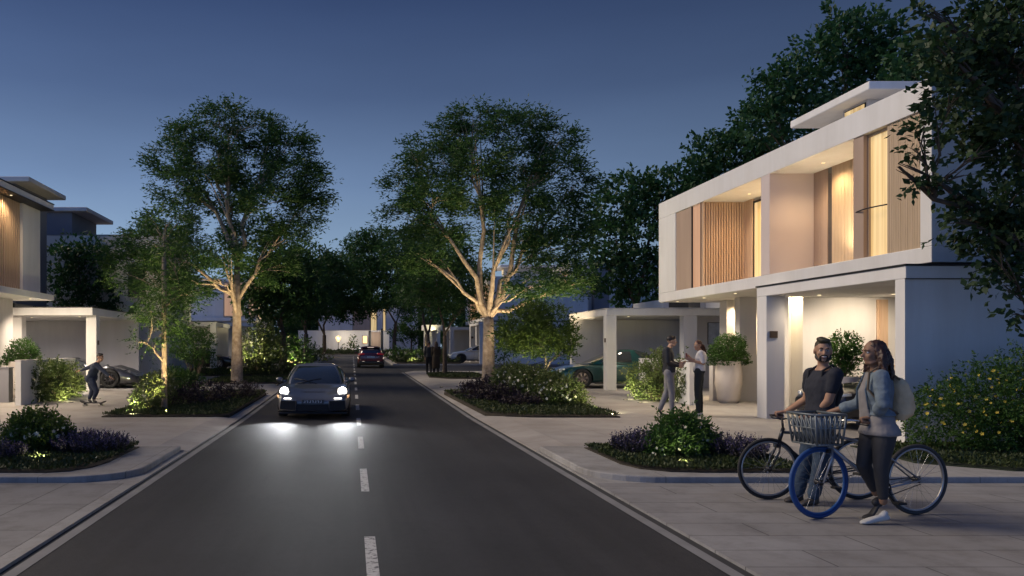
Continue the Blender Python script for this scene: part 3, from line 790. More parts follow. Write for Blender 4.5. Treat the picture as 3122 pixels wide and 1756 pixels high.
tree('young_tree', 'thin forked tree in the round grass bed, beside the far walkers', foot(1119, 41.), px_clumps(
    [(1100, 690, 70, 50), (1160, 700, 70, 50, .3), (1050, 730, 55, 40, -.3), (1120, 750, 60, 36), (1190, 760, 50, 36, .2), (1090, 640, 60, 40, .5), (1075, 770, 40, 25, .2), (1160, 780, 45, 25, -.3)],
    41.), 2.0, .17, .45, 70, leaf_tree, bark_dark, seed=14, tr=.11, flat=.3, thr=-.3, k=7)
tree('garden_tree', 'dark rounded garden tree, in front of the blue-grey rear house wall', foot(190, 36.4), px_clumps(
    [(210, 625, 55, 36), (160, 660, 45, 36), (240, 650, 40, 34, .2), (150, 700, 40, 34, -.1), (210, 700, 60, 42, .3), (180, 745, 55, 36), (255, 745, 45, 36), (130, 745, 25, 24), (290, 790, 45, 24), (220, 775, 50, 22)],
    36.0), 1.6, .20, .4, 62, leaf_dark, bark_dark, seed=15, tr=.13, flat=.1, thr=-.35, k=6, width=.6)

# ---- dark garden trees behind the white house
def dark_tree(label, px, y, cl, seed, leaf=.24, dens=46, name='garden_tree'):
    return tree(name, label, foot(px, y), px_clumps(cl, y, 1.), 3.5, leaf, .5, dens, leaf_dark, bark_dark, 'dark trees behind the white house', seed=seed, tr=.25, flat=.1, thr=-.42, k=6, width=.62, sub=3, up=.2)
dark_tree('dark leafy tree between the big lit street tree and the white house', 1600, 41, [(1590, 480, 70, 45), (1540, 530, 55, 50), (1640, 520, 60, 55, .5), (1530, 610, 50, 55), (1600, 600, 75, 65, -.6), (1680, 480, 60, 40, .4), (1580, 690, 70, 55, .5), (1640, 700, 60, 60, -.5), (1520, 680, 40, 45), (1610, 760, 60, 40)], 21)
dark_tree('dark leafy tree rising over the sloping far end of the white roof frame', 1830, 40, [(1790, 380, 55, 45), (1850, 400, 70, 60, .5), (1760, 430, 40, 40), (1900, 340, 60, 60, -.5), (1700, 470, 50, 35, .3), (1830, 470, 80, 60), (1740, 540, 70, 60), (1930, 430, 60, 70, .6), (1840, 560, 80, 60)], 22)
dark_tree('tallest dark tree, standing behind the pale roof canopy', 2130, 36, [(2110, 50, 40, 35), (2050, 130, 60, 50), (2150, 110, 75, 60, .5), (2200, 70, 50, 40, -.5), (2000, 200, 65, 55), (2100, 210, 90, 75, .7), (2210, 180, 75, 70, -.4), (1940, 240, 55, 50, .2), (2020, 300, 85, 70), (1920, 310, 55, 55), (2140, 300, 80, 70), (2250, 150, 50, 60)], 23)
dark_tree('dark tree behind the roof canopy, touching the overhanging branches', 2330, 33, [(2300, 150, 50, 50), (2350, 190, 50, 60, .5), (2400, 140, 50, 60), (2280, 220, 50, 45, -.4), (2450, 200, 70, 80), (2360, 270, 70, 50)], 24)

# ---- overhanging tree close on this side
def near_tree():
    y = 11.9
    cl = [(2350, 30, 40, 26, .2), (2420, 90, 70, 50), (2370, 130, 36, 40, -.4), (2500, 40, 80, 60, .4), (2540, 150, 90, 80), (2440, 190, 70, 60, .5), (2390, 240, 50, 45, -.3), (2500, 270, 90, 70),
          (2322, 315, 26, 24), (2300, 375, 24, 24, .2), (2262, 420, 22, 18), (2295, 450, 18, 16), (2345, 400, 26, 26), (2425, 330, 50, 45, .6), (2470, 380, 80, 70, -.2), (2560, 360, 70, 90), (2425, 440, 40, 40), (2330, 440, 18, 14),
          (2520, 490, 80, 70), (2450, 560, 60, 60, .3), (2400, 560, 24, 22), (2540, 600, 70, 70), (2470, 640, 55, 36, -.2), (2540, 690, 50, 30), (2520, 720, 30, 20), (2560, 790, 24, 22), (2600, 250, 90, 120, 1), (2620, 520, 90, 130, 1), (2590, 80, 100, 80, .8)]
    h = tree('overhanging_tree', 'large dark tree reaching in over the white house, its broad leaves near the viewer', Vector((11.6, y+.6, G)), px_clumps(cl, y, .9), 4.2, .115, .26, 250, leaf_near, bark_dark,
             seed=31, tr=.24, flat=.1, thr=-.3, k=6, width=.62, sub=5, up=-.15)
    return h
near_tree()

# ---- rows of trees down the street
row = [('street_tree', 'leafy street tree over the flowering hedge, first beyond the tall trunk', 712, 45, [(700, 640, 60, 40), (740, 690, 70, 50, .5), (680, 710, 55, 45), (760, 740, 60, 45, -.5), (700, 770, 65, 36), (640, 700, 50, 50), (650, 770, 50, 30)], 41),
       ('street_tree', 'shadowed street tree with thin bare stems behind the sports car roof', 770, 57, [(780, 660, 55, 40), (740, 720, 50, 45), (820, 700, 55, 45), (790, 750, 60, 40), (850, 680, 50, 40, .6), (750, 790, 45, 26)], 42),
       ('street_tree', 'spreading tree with a low crooked limb, left of the pale end wall', 816, 76, [(800, 700, 60, 45), (850, 690, 55, 45), (880, 730, 50, 40), (820, 770, 60, 36), (880, 780, 50, 28), (770, 770, 40, 30), (905, 700, 40, 35, .5), (915, 770, 34, 24)], 43),
       ('street_tree', 'tree with thick ivy trunk, right of the pale end wall', 992, 74, [(940, 640, 60, 45), (1000, 680, 65, 50), (920, 690, 45, 40), (1050, 700, 55, 45), (960, 740, 60, 40), (1020, 760, 55, 30), (900, 620, 35, 28), (950, 600, 40, 25)], 44),
       ('street_tree', 'tall leafy tree behind the thin forked tree', 1075, 60, [(1060, 600, 60, 40), (1120, 640, 65, 50), (1010, 640, 50, 40), (1080, 690, 70, 45), (1150, 700, 60, 45), (1110, 760, 60, 30), (1040, 740, 45, 30)], 45),
       ('street_tree', 'small tree in the planting beside the red car', 1035, 80, [(1040, 820, 30, 26), (1010, 840, 26, 18), (1055, 850, 20, 16)], 46)]
for n_, lb, px, y, cl, sd in row:
    tree(n_, lb, foot(px, y), px_clumps(cl, y, 1.), 2.2, .27, .55, 66, leaf_tree, bark_dark, 'street trees further down', seed=sd, tr=.2 if sd != 46 else .08, flat=.3, thr=-.38, k=6, sub=3)

# ================================================================ shrubs
def shrub(name, label, blobs, mat, leaf=.06, twig=.14, dens=900, seed=1, bloom=None, nb=60, bs=.035, cat='shrub', group=None, shell=.55, k=6, up=.25, thr=-.55, width=.5, stems=8, base=None, spread=1.):
    rng = np.random.default_rng(seed)
    c0 = blobs[0][0]
    b = Vector(base) if base is not None else Vector((c0[0], c0[1], G+hz(c0[1])+.02))
    h = thing(name, label, cat, b, group)
    st = MB()
    for c, r in blobs:
        for q in range(stems):
            d = rng.normal(size=3); d /= np.linalg.norm(d)
            e = Vector((c[0]+d[0]*r[0]*.7, c[1]+d[1]*r[1]*.7, c[2]+abs(d[2])*r[2]*.6))
            s = Vector((b.x, b.y, b.z))
            st.tube(bez(s, s.lerp(e, .5)+Vector((0, 0, .1)), e, 4), [.014, .011, .008, .004], 5, False)
    st.build('stems', bark_dark, h)
    Vs = [clump_leaves(rng, c, r, int(dens*(r[0]*r[1]+r[1]*r[2]+r[0]*r[2])), leaf, twig, k, shell, 0., up, thr, width, gs=9, seed=seed) for c, r in blobs]
    V = np.concatenate(Vs); V = V[:len(V)//4*4]
    Q = V.reshape(-1, 4, 3); Q = Q[Q[:, :, 2].min(axis=1) > b.z-.02]
    npmesh('foliage', (Q-np.array(b)).reshape(-1, 3), 4, mat, h)
    if bloom is not None:
        FV = []
        for c, r in blobs:
            n = max(3, int(nb*(r[0]*r[2])/sum(q[1][0]*q[1][2] for q in blobs)))
            u = rnd_dir(rng, n); u[:, 2] = np.abs(u[:, 2])*.9-.15; u[:, 1] = -np.abs(u[:, 1])*rng.choice([1, 1, 1, -1], n)
            P = np.array(c)+u*np.array(r)*rng.uniform(1.08, 1.34, n)[:, None]
            for p, d in zip(P, unit(u+rng.normal(size=u.shape)*.35)):     # a rosette of five petals
                a = np.cross(d, [.3, .2, .93]); a /= np.linalg.norm(a); w = np.cross(d, a); s_ = bs*rng.uniform(.6, 1.3)
                for q in range(5):
                    t = 2*PI*q/5; e = a*math.cos(t)+w*math.sin(t); f = -a*math.sin(t)+w*math.cos(t)
                    FV += [p, p+e*s_*.6+f*s_*.35+d*s_*.2, p+e*s_+d*s_*.3, p+e*s_*.6-f*s_*.35+d*s_*.2]
        FV = np.array(FV).reshape(-1, 3)-np.array(b)
        npmesh('blossom', FV, 4, bloom, h)
    return h
def pxb(lst, y, yr=1.):
    return [((at(q[0], q[1], y+(q[4] if len(q) > 4 else 0))[:]), (q[2]*y/F, (q[2]+q[3])/2*y/F*yr, q[3]*y/F)) for q in lst]
def lavender(label, x0, x1, y0, y1, h0, n, seed, group='lavender clumps', mat=None):
    """a clump of upright flower spikes"""
    rng = np.random.default_rng(seed)
    cx, cy = (x0+x1)/2, (y0+y1)/2
    b = Vector((cx, cy, G+hz(cy)+.03)); t = thing('lavender', label, 'plant', b, group)
    u = rng.uniform(-1, 1, (n, 2)); u = u[(u**2).sum(1) < 1]; n = len(u)
    P = np.stack([cx+u[:, 0]*(x1-x0)/2, cy+u[:, 1]*(y1-y0)/2, np.full(n, b.z)], 1)
    rr = np.sqrt((u**2).sum(1))
    D = unit(np.stack([u[:, 0]*.45, u[:, 1]*.45, np.ones(n)], 1)+rng.normal(size=(n, 3))*.18)
    L = h0*(1-.35*rr)*rng.uniform(.65, 1.2, n)
    k = 9; f = np.linspace(.05, .95, k)
    Pk = P[:, None]+D[:, None]*(L[:, None]*f[None])[:, :, None]
    D2 = unit((D[:, None]*.8+rng.normal(size=(n, k, 3))*.55).reshape(-1, 3))
    npmesh('foliage', leaf_faces(rng, Pk.reshape(-1, 3), D2, .055, .3)-np.array(b), 4, mat or leaf_lav, t)
    m = 7; f = np.linspace(.8, 1.15, m); sel = rng.uniform(size=n) < .75
    Pk = P[sel][:, None]+D[sel][:, None]*(L[sel][:, None]*f[None])[:, :, None]
    D2 = unit((D[sel][:, None]*.5+rng.normal(size=(sel.sum(), m, 3))*.6).reshape(-1, 3))
    npmesh('blossom', leaf_faces(rng, Pk.reshape(-1, 3), D2, .026, .6)-np.array(b), 4, lav_bloom, t)
    return t
def cover(name, poly, n, seed, mat=leaf_cover, h0=.07, leaf=.05):
    """low ground cover over a bed"""
    rng = np.random.default_rng(seed)
    p = np.array(poly); lo = p.min(0); hi = p.max(0)
    Q = rng.uniform(lo, hi, (n*2, 2))
    ins = np.zeros(len(Q), bool); j = len(p)-1
    for i in range(len(p)):
        c = ((p[i, 1] > Q[:, 1]) != (p[j, 1] > Q[:, 1])) & (Q[:, 0] < (p[j, 0]-p[i, 0])*(Q[:, 1]-p[i, 1])/(p[j, 1]-p[i, 1]+1e-12)+p[i, 0])
        ins ^= c; j = i
    Q = Q[ins][:n]
    hum = (gap(np.c_[Q, np.zeros(len(Q))], 3.1, seed)+1)*.5
    z = G+.035+.0115*np.clip(Q[:, 1]-20, 0, 110)
    P = np.c_[Q, z+h0*hum*rng.uniform(.1, 1., len(Q))]
    D = unit(np.c_[rng.normal(size=(len(Q), 2))*.7, np.abs(rng.normal(size=len(Q)))+.15])
    return stuff(npmesh(name, leaf_faces(rng, P, D, leaf, .45, .5), 4, mat))
cover('groundcover', BED_R1, 16000, 51, leaf=.05)
cover('groundcover', BED_L1, 18000, 52, leaf=.05)
cover('groundcover', BED_R2, 26000, 53, leaf=.065, h0=.1)
cover('groundcover', BED_L2, 26000, 54, leaf=.065, h0=.1)
cover('groundcover', BED_L3, 9000, 55, leaf=.08)
cover('groundcover', BED_R3, 9000, 56, leaf=.08)
cover('groundcover', BED_L4, 14000, 57, leaf=.10, h0=.2)
cover('grass', [(8.0, 11.3), (8.8, 10.55), (14, 10.45), (14, 13.2), (8.3, 13.2)], 26000, 58, leaf=.05, h0=.05)
cover('groundcover', FARBED_L, 16000, 59, leaf=.22, h0=.45)
cover('groundcover', FARBED_R, 12000, 60, leaf=.2, h0=.5)
cover('groundcover', FARBED_E, 16000, 61, leaf=.2, h0=.5)

# island beds
shrub('flowering_shrub', 'rounded green shrub with white flowers, between two lavender clumps near the bicycles', pxb([(1715, 1105, 66, 58), (1690, 1135, 58, 40, -.3), (1755, 1135, 48, 42, .1)], 12.0), leaf_shrub, .055, .13, 3000, 71, white_bloom, 80, .026, group='flowering island shrubs')
lavender('purple lavender clump on the kerb side of the rounded white-flowered shrub', 4.05, 4.62, 11.7, 12.5, .34, 420, 72)
lavender('purple lavender clump reaching toward the front bicycle wheel', 5.32, 6.0, 11.2, 12.2, .33, 430, 73)
shrub('flowering_shrub', 'bright green shrub dotted with yellowish flowers, in the bed by the lower picture edge', pxb([(95, 1085, 62, 46), (60, 1100, 45, 34, -.2), (135, 1100, 42, 32, .2)], 12.4), leaf_lime, .055, .14, 2600, 74, white_bloom, 70, .030, group='flowering island shrubs')
lavender('long lavender clump on the road side of the bright green shrub', -4.55, -3.5, 11.8, 12.8, .32, 620, 75)
lavender('low pale lavender clump in front of the bright green shrub', -5.7, -4.7, 11.0, 11.8, .27, 420, 76)
# bed behind it, both sides
shrub('flowering_shrub', 'long uplit hedge mound with white flowers, under the young round-crowned tree', pxb([(1290, 955, 46, 34, 0), (1340, 965, 50, 36, -1), (1385, 985, 48, 36, -1.8), (1425, 1000, 38, 32, -2.6)], 24.), leaf_hedge, .08, .18, 1000, 77, white_bloom, 190, .038, base=(5.9, 22.6, G+.05))
shrub('purple_shrub', 'dark purple groundcover mound at the foot of the pale uplit trunk', pxb([(1190, 985, 42, 22, 1.5), (1225, 978, 42, 26, 1.), (1265, 995, 48, 24, -.6), (1310, 1015, 45, 18, -2), (1215, 1005, 40, 16, -.4)], 23.5), leaf_purple, .07, .12, 900, 78, None, base=(4.3, 23.2, G+.05))
shrub('flowering_shrub', 'light leafed shrub with white flowers, around the slender young tree', pxb([(375, 985, 32, 30, -.6), (400, 972, 40, 32, .5), (360, 1005, 22, 18, -1)], 20.8), leaf_hedge, .07, .16, 800, 79, white_bloom, 44, .03)
shrub('garden_shrub', 'dark green rounded shrub behind the slender young tree', pxb([(445, 965, 42, 30), (480, 970, 32, 28, .3), (430, 950, 30, 20, .6)], 23.5), leaf_shrub, .075, .16, 640, 80)
shrub('purple_shrub', 'dark reddish low planting between the slender tree and the road', pxb([(520, 990, 60, 24), (590, 985, 48, 20, 1.5), (460, 1000, 48, 20, -1), (630, 985, 30, 14, 2.5)], 22.6), leaf_purple, .065, .14, 520, 81, None, base=(-4.2, 22.6, G+.05))
# uplit hedges along the garden walls
shrub('uplit_hedge', 'leafy hedge lit from below, between the standing couple and the low white wall', pxb([(1620, 960, 38, 44, 1.2), (1655, 930, 26, 46, .8), (1680, 975, 40, 40, .3), (1715, 960, 24, 50, -.3), (1645, 990, 40, 26, .4)], 23.6), leaf_hedge, .075, .2, 640, 82, None, k=7, group='uplit hedges', base=(9.1, 23.9, G+.05))
shrub('uplit_hedge', 'leafy hedge lit from below, against the low white wall beside the skateboarder', pxb([(95, 960, 38, 44), (135, 955, 34, 44, .8), (170, 958, 28, 44, 1.6), (120, 990, 50, 24, .3), (185, 975, 20, 34, 2)], 23.6), leaf_hedge, .075, .2, 640, 83, None, k=7, group='uplit hedges', base=(-8.9, 24.2, G+.05))
# big flowering bush in front of the blue side wall
shrub('flowering_bush', 'large yellow-flowered bush, in front of the blue side wall', [((9.35, 12.45, .62), (.62, .5, .55)), ((10.05, 12.5, .8), (.75, .55, .7)), ((10.85, 12.5, .95), (.8, .55, .82)), ((11.7, 12.5, .98), (.85, .6, .85)), ((12.6, 12.5, 1.0), (.9, .6, .85)), ((10.3, 12.0, .5), (.9, .35, .4)), ((11.4, 12.0, .55), (.9, .4, .45))],
      leaf_shrub, .05, .14, 900, 84, yellow_bloom, 380, .027, base=(10.8, 12.5, G+.04))
# potted bushes
def potted(label, px, py_base, y, rp, hp, blobs, seed, mat=leaf_shrub):
    b = foot(px, y); b.z = G+hz(y)-.01
    h = shrub('potted_bush', label, blobs, mat, .055, .12, 1300, seed, None, cat='potted plant', base=b+Vector((0, 0, hp*.9)), group='potted bushes')
    off = h.location.copy()
    p = MB(); prof = [(rp*.72, 0), (rp*.86, hp*.12), (rp, hp*.45), (rp*1.0, hp*.72), (rp*.9, hp*.97), (rp*.93, hp), (rp*.84, hp), (rp*.82, hp*.9), (.001, hp*.9)]
    n = 36; vs = []; fs = []
    for i, (r, z) in enumerate(prof):
        for k in range(n):
            a = 2*PI*k/n+z*1.2; q = r*(1+.012*math.cos(9*2*PI*k/n))
            vs.append((b.x+q*math.cos(a), b.y+q*math.sin(a), b.z+z))
    for i in range(len(prof)-1):
        for k in range(n): fs.append((i*n+k, i*n+(k+1) % n, (i+1)*n+(k+1) % n, (i+1)*n+k))
    fs.append(tuple(range(n-1, -1, -1)))
    p.add(vs, fs, True); p.build('pot', white_pot, h)
    return h
potted('tall round bush in a big pale tapered pot, beside the standing woman', 1833, 1006, 23.4, .37, 1.22, pxb([(1835, 880, 34, 34), (1815, 905, 26, 26, -.1), (1855, 905, 26, 26, .1), (1850, 868, 18, 20, .1), (1800, 890, 16, 18)], 23.4), 91)
potted('round clipped bush in a pot, behind the low white wall at the picture edge', 52, 1000, 25.5, .42, 1.15, pxb([(55, 885, 34, 28), (40, 905, 26, 20), (75, 900, 22, 20), (20, 920, 22, 16)], 25.5), 92)
potted('leafy bush in a pot inside the near carport, behind the bearded man', 2122, 1030, 18.2, .36, 1.0, pxb([(2125, 872, 30, 32), (2105, 892, 24, 24), (2142, 895, 20, 24), (2115, 930, 30, 24)], 18.2), 93)

# planting further down the street
far = [('garden_shrub', 'tall pale-flowered climbing hedge just beyond the tall lit trunk', [(640, 870, 34, 44), (670, 860, 34, 46, .4), (655, 900, 40, 30), (690, 890, 30, 36)], 43, white_bloom, leaf_hedge, 101),
       ('garden_shrub', 'dark shrub mass with small white flowers, under the shadowed street trees', [(720, 880, 36, 36), (760, 885, 30, 32, .3), (740, 905, 40, 20)], 46, white_bloom, leaf_shrub, 102),
       ('garden_shrub', 'low dark hedge between flowering hedge and sports car', [(650, 925, 34, 16), (700, 930, 44, 14), (750, 928, 30, 14)], 41, None, leaf_cover, 103),
       ('garden_shrub', 'rounded dark bush behind the slender young tree, before the far carport', [(490, 870, 38, 42), (455, 860, 30, 38, .3), (515, 865, 24, 34)], 30, None, leaf_shrub, 104),
       ('garden_shrub', 'bright leafy hedge at the foot of the far carport column', [(515, 915, 24, 24), (495, 910, 20, 26)], 40, None, leaf_hedge, 105),
       ('conifer', 'small cone-shaped evergreen before the pale end wall', [(886, 880, 12, 12), (886, 870, 8, 12)], 100, None, leaf_lime, 106),
       ('garden_shrub', 'low rounded bush under the lit lantern', [(851, 886, 12, 6)], 100, None, leaf_cover, 107),
       ('garden_shrub', 'flowering shrub bed on the far corner beside the red car', [(1000, 895, 26, 14), (1030, 898, 26, 13), (1060, 898, 22, 12)], 62, white_bloom, leaf_shrub, 108),
       ('garden_shrub', 'leafy shrub beside the blue side wall beyond the round-crowned young tree', [(1265, 890, 20, 20), (1440, 900, 12, 24)], 40, None, leaf_shrub, 109),
       ('garden_shrub', 'pale flowering shrub row below the crooked tree', [(780, 895, 24, 20), (815, 900, 20, 14)], 66, white_bloom, leaf_hedge, 110)]
for n_, lb, bl, y, bm_, mt, sd in far:
    shrub(n_, lb, pxb(bl, y, 1.), mt, .0032*y, .007*y, 26000/y/y*8, sd, bm_, 46, .0016*y, cat='shrub', group='planting further down the street', stems=4)

# ================================================================ ground spotlights (inferred from the uplit planting, some more added for light)
def uplight(x, y, aim, power, spot=90, col=(1, .78, .50), lab=''):
    z = G+hz(y)-.005
    h = thing('ground_spotlight', lab, 'spotlight', (x, y, z), 'ground spotlights')
    d = (Vector(aim)-Vector((x, y, z))).normalized()
    MB().lathe((x, y, z-.05), (0, 0, 1), [(.075, -.05), (.075, .055), (.068, .062), (.055, .062), (.055, .052)], 18, True, True).build('housing', dark_metal, h)
    MB().lathe((x, y, z+.003), (0, 0, 1), [(.053, 0), (.053, .006)], 16).build('lens', lampM, h)
    lamp('SPOT', (x, y, z+.05), power, col, .05, aim, spot, .7, h)
    return h
uplight(-4.3, 30.6, (-4.9, 33.6, 6.6), 150, 110, lab='small ground spotlight at the foot of the tall trunk beside the sports car')
uplight(4.6, 29.9, (5.7, 33, 6.8), 200, 110, lab='small ground spotlight at the foot of the pale uplit trunk')
uplight(7.3, 31.0, (7.6, 33, 6), 800, 95, lab='small ground spotlight behind the young round-crowned tree')
uplight(-4.5, 19.4, (-5.1, 20.6, 3.6), 560, 95, (1, .78, .4), lab='small ground spotlight under the slender young tree')
uplight(5.7, 25.9, (6.3, 27.5, 2.2), 240, 110, (1, .85, .45), lab='small ground spotlight under the round-crowned young tree')
uplight(8.45, 23.3, (9.2, 24.2, .9), 50, 120, (1, .9, .5), lab='small ground spotlight under the hedge by the standing couple')
uplight(8.4, 24.4, (9.2, 25, .9), 60, 120, (1, .9, .5), lab='small ground spotlight at the far end of the hedge by the couple')
uplight(-8.3, 23.5, (-9.0, 24.4, .8), 50, 120, (1, .9, .5), lab='small ground spotlight under the hedge by the skateboarder')
uplight(-7.9, 24.8, (-8.8, 25.6, .8), 70, 120, (1, .9, .5), lab='small ground spotlight at the far end of the hedge by the skateboarder')
uplight(-4.5, 41.2, (-5, 43.4, 2.6), 170, 130, (1, .85, .45), lab='small ground spotlight below the tall climbing hedge')
uplight(6.55, 19.7, (5.9, 22.0, .7), 130, 140, (1, .9, .5), lab='small ground spotlight beside the long white-flowered hedge')
uplight(-5.4, 19.4, (-5.3, 20.9, .7), 120, 120, (1, .9, .5), lab='small ground spotlight beside the light leafed shrub')
uplight(-4.6, 62.5, (-4.6, 72, 5.5), 1300, 140, (1, .85, .45), lab='small ground spotlight in the planting across the side road')
uplight(3.6, 64.5, (4.2, 74, 4.5), 1300, 140, (1, .85, .45), lab='small ground spotlight below the ivy trunk by the red car')
uplight(-4.42, 11.3, (-4.95, 12.3, .6), 30, 130, (1, .88, .5), lab='small ground spotlight before the bright green island shrub')
uplight(4.6, 10.95, (4.98, 12.0, .6), 24, 130, (1, .88, .55), lab='small ground spotlight before the white-flowered island shrub')
uplight(-3.6, 53.5-8, (-3.4, 56, 5.5), 1000, 130, (1, .86, .5), lab='small ground spotlight below the shadowed street trees')
uplight(4.4, 59.9, (5.6, 61, 5.5), 1300, 130, (1, .86, .5), lab='small ground spotlight on the far corner under the leafy trees')
uplight(-6.0, 30.5, (-6.4, 33.5, 6), 260, 90, (1, .8, .45), lab='small ground spotlight on the driveway side of the tall trunk')
for x_, y_, aim_, p_, lb_ in ((-7.2, 31.5, (-6.6, 33.8, 7.5), 800, 'aimed into the crown from the driveway side of the tall trunk'), (-3.05, 32.4, (-3.8, 33.8, 8), 700, 'aimed into the crown from the kerb side of the tall trunk'),
                               (3.5, 31.0, (4.2, 33, 8), 800, 'aimed into the crown from the kerb side of the pale uplit trunk'), (8.2, 33.4, (7.2, 33.2, 8.5), 900, 'aimed into the crown from the wall side of the pale uplit trunk')):
    uplight(x_, y_, aim_, p_*.85, 70, (1, .78, .42), 'small added ground spotlight '+lb_)  # lamps added at the sides to lighten the crowns
# the wood that closes the view far beyond the last house
rng_ = np.random.default_rng(99); FV_ = []
for i in range(46):
    x_ = -95+i*4.3+rng_.uniform(-1.5, 1.5); y_ = rng_.uniform(128, 142); hgt = rng_.uniform(5.5, 9.5)
    if abs(x_) < 9: y_ += 4
    FV_.append(clump_leaves(rng_, (x_, y_, 1.2+hgt*.55), (4.2, 3.2, hgt*.6), 1500, .5, 1.0, 4, .5, .1, .2, -.6, .6))
stuff(npmesh('distant_wood', np.concatenate(FV_), 4, leaf_dark))
for sx, y_ in ((-1, 62), (1, 80)):
    P_ = [clump_leaves(rng_, (sx*(22+4*k), y_+rng_.uniform(-1, 1), 1.5+rng_.uniform(1, 2.5)), (2.6, 1.8, 2.6), 900, .3, .6, 5, .5, .1, .2, -.5, .6) for k in range(9)]
    stuff(npmesh('distant_hedge', np.concatenate(P_), 4, leaf_dark))
uplight(-6.2, 41.5, (-5.2, 45, 5.5), 700, 110, (1, .84, .5), lab='small added ground spotlight behind the climbing hedge, aimed into the street tree over it')  # added as fill for the trees down the street
uplight(6.4, 40.2, (5.6, 41.2, 6), 260, 90, (1, .84, .5), lab='small added ground spotlight at the wall side of the round grass bed')  # added fill on the thin forked tree
# ================================================================ cars  (local: +Y is the nose, ground at z=0)
def paintM(name, col, metal=.35, rough=.32): return M(name, col, rough, metal, .03, 2, coat=1., spec=.5)
def lerp_rows(rows, y):
    for a, b in zip(rows, rows[1:]):
        if a[0] <= y <= b[0]:
            t = (y-a[0])/(b[0]-a[0]) if b[0] > a[0] else 0
            t = t*t*(3-2*t)*.5+t*.5
            return [p+(q-p)*t for p, q in zip(a, b)]
    return list(rows[-1])
def sec(w, zb, zs, zt, crown=.6):
    """half section of the lower body: sill, flank, shoulder, bonnet/deck"""
    h = zs-zb
    return [(0, zb), (.80*w, zb), (.93*w, zb+.04*h), (.985*w, zb+.22*h), (1.0*w, zb+.52*h), (.985*w, zb+.80*h), (.93*w, zb+.95*h), (.84*w, zs), (crown*w, zs+(zt-zs)*.55), (.3*w, zt-.1*abs(zt-zs)), (0, zt)]
class Cabin:
    """glasshouse: rows (z, y rear, y front, half width), square-ish plan with rounded corners"""
    def __init__(s, rows, n=4.5): s.rows = rows; s.n = n
    def pt(s, t, v, off=0.):
        x = v*(len(s.rows)-1); i = min(int(x), len(s.rows)-2); f = x-i
        z, yr, yf, w = [a+(b-a)*f for a, b in zip(s.rows[i], s.rows[i+1])]
        c, sn = math.cos(t), math.sin(t); e = 2./s.n
        X = w*math.copysign(abs(c)**e, c); Y = (yf+yr)/2+(yf-yr)/2*math.copysign(abs(sn)**e, sn)
        return Vector((X, Y, z))
    def nrm(s, t, v):
        d = 1e-3
        a = s.pt(t+d, v)-s.pt(t-d, v); b = s.pt(t, min(1, v+d))-s.pt(t, max(0, v-d))
        n = a.cross(b)
        return n.normalized() if n.length > 0 else Vector((0, 0, 1))
    def shell(s, nt=64, nv=10):
        m = MB(); vs = [s.pt(2*PI*i/nt, j/nv) for j in range(nv+1) for i in range(nt)]
        top = s.rows[-1]; cx = (top[1]+top[2])/2
        fs = [(j*nt+i, j*nt+(i+1) % nt, (j+1)*nt+(i+1) % nt, (j+1)*nt+i) for j in range(nv) for i in range(nt)]
        k = nv
        for f, dz in ((.86, .022), (.6, .042), (.3, .052)):
            vs += [Vector((q.x*f, cx+(q.y-cx)*f, q.z+dz)) for q in (s.pt(2*PI*i/nt, 1) for i in range(nt))]
            fs += [(k*nt+i, k*nt+(i+1) % nt, (k+1)*nt+(i+1) % nt, (k+1)*nt+i) for i in range(nt)]; k += 1
        fs.append(tuple(range(k*nt, (k+1)*nt)))
        return m.add(vs, fs, True)
    def patch(s, t0, t1, v0, v1, off=.004, nt=16, nv=6):
        m = MB(); vs = [s.pt(t, v)+s.nrm(t, v)*off for v in [v0+(v1-v0)*j/nv for j in range(nv+1)] for t in [t0+(t1-t0)*i/nt for i in range(nt+1)]]
        fs = [(j*(nt+1)+i, j*(nt+1)+i+1, (j+1)*(nt+1)+i+1, (j+1)*(nt+1)+i) for j in range(nv) for i in range(nt)]
        return m.add(vs, fs, True)
def wheel(parent, x, y, r, w, side, rim, spokes=5, dark=False):
    p = MB()
    c = (x, y, r)
    ax = (side, 0, 0)
    t = MB().lathe((x-side*w/2, y, r), ax, [(r*.62, 0), (r*.95, .0), (r, w*.15), (r, w*.85), (r*.95, w), (r*.66, w*1.0), (r*.64, w*.8)], 36, False, False).build('wheel', black_mat, parent, False)
    rm = MB()
    rm.lathe((x-side*w/2, y, r), ax, [(r*.65, w*.1), (r*.66, w*.98), (r*.60, w*.98), (r*.58, w*.55), (.03, w*.5), (.001, w*.5)], 36, False, False)
    for k in range(spokes):
        for dd in (-.10, .10):
            a = 2*PI*k/spokes+.3; X = x+side*w*.42
            p0 = Vector((X+side*.012, y+math.cos(a+dd*.6)*r*.10, r+math.sin(a+dd*.6)*r*.10)); p1 = Vector((X, y+math.cos(a+dd)*r*.60, r+math.sin(a+dd)*r*.60))
            rm.tube([p0, p1], [.022*r/.33, .026*r/.33], 6)
    rm.lathe((x+side*w*.30, y, r), ax, [(r*.16, 0), (r*.15, w*.18), (.001, w*.2)], 16, False, False)
    rm.build('rim', rim, t, False)
    return t
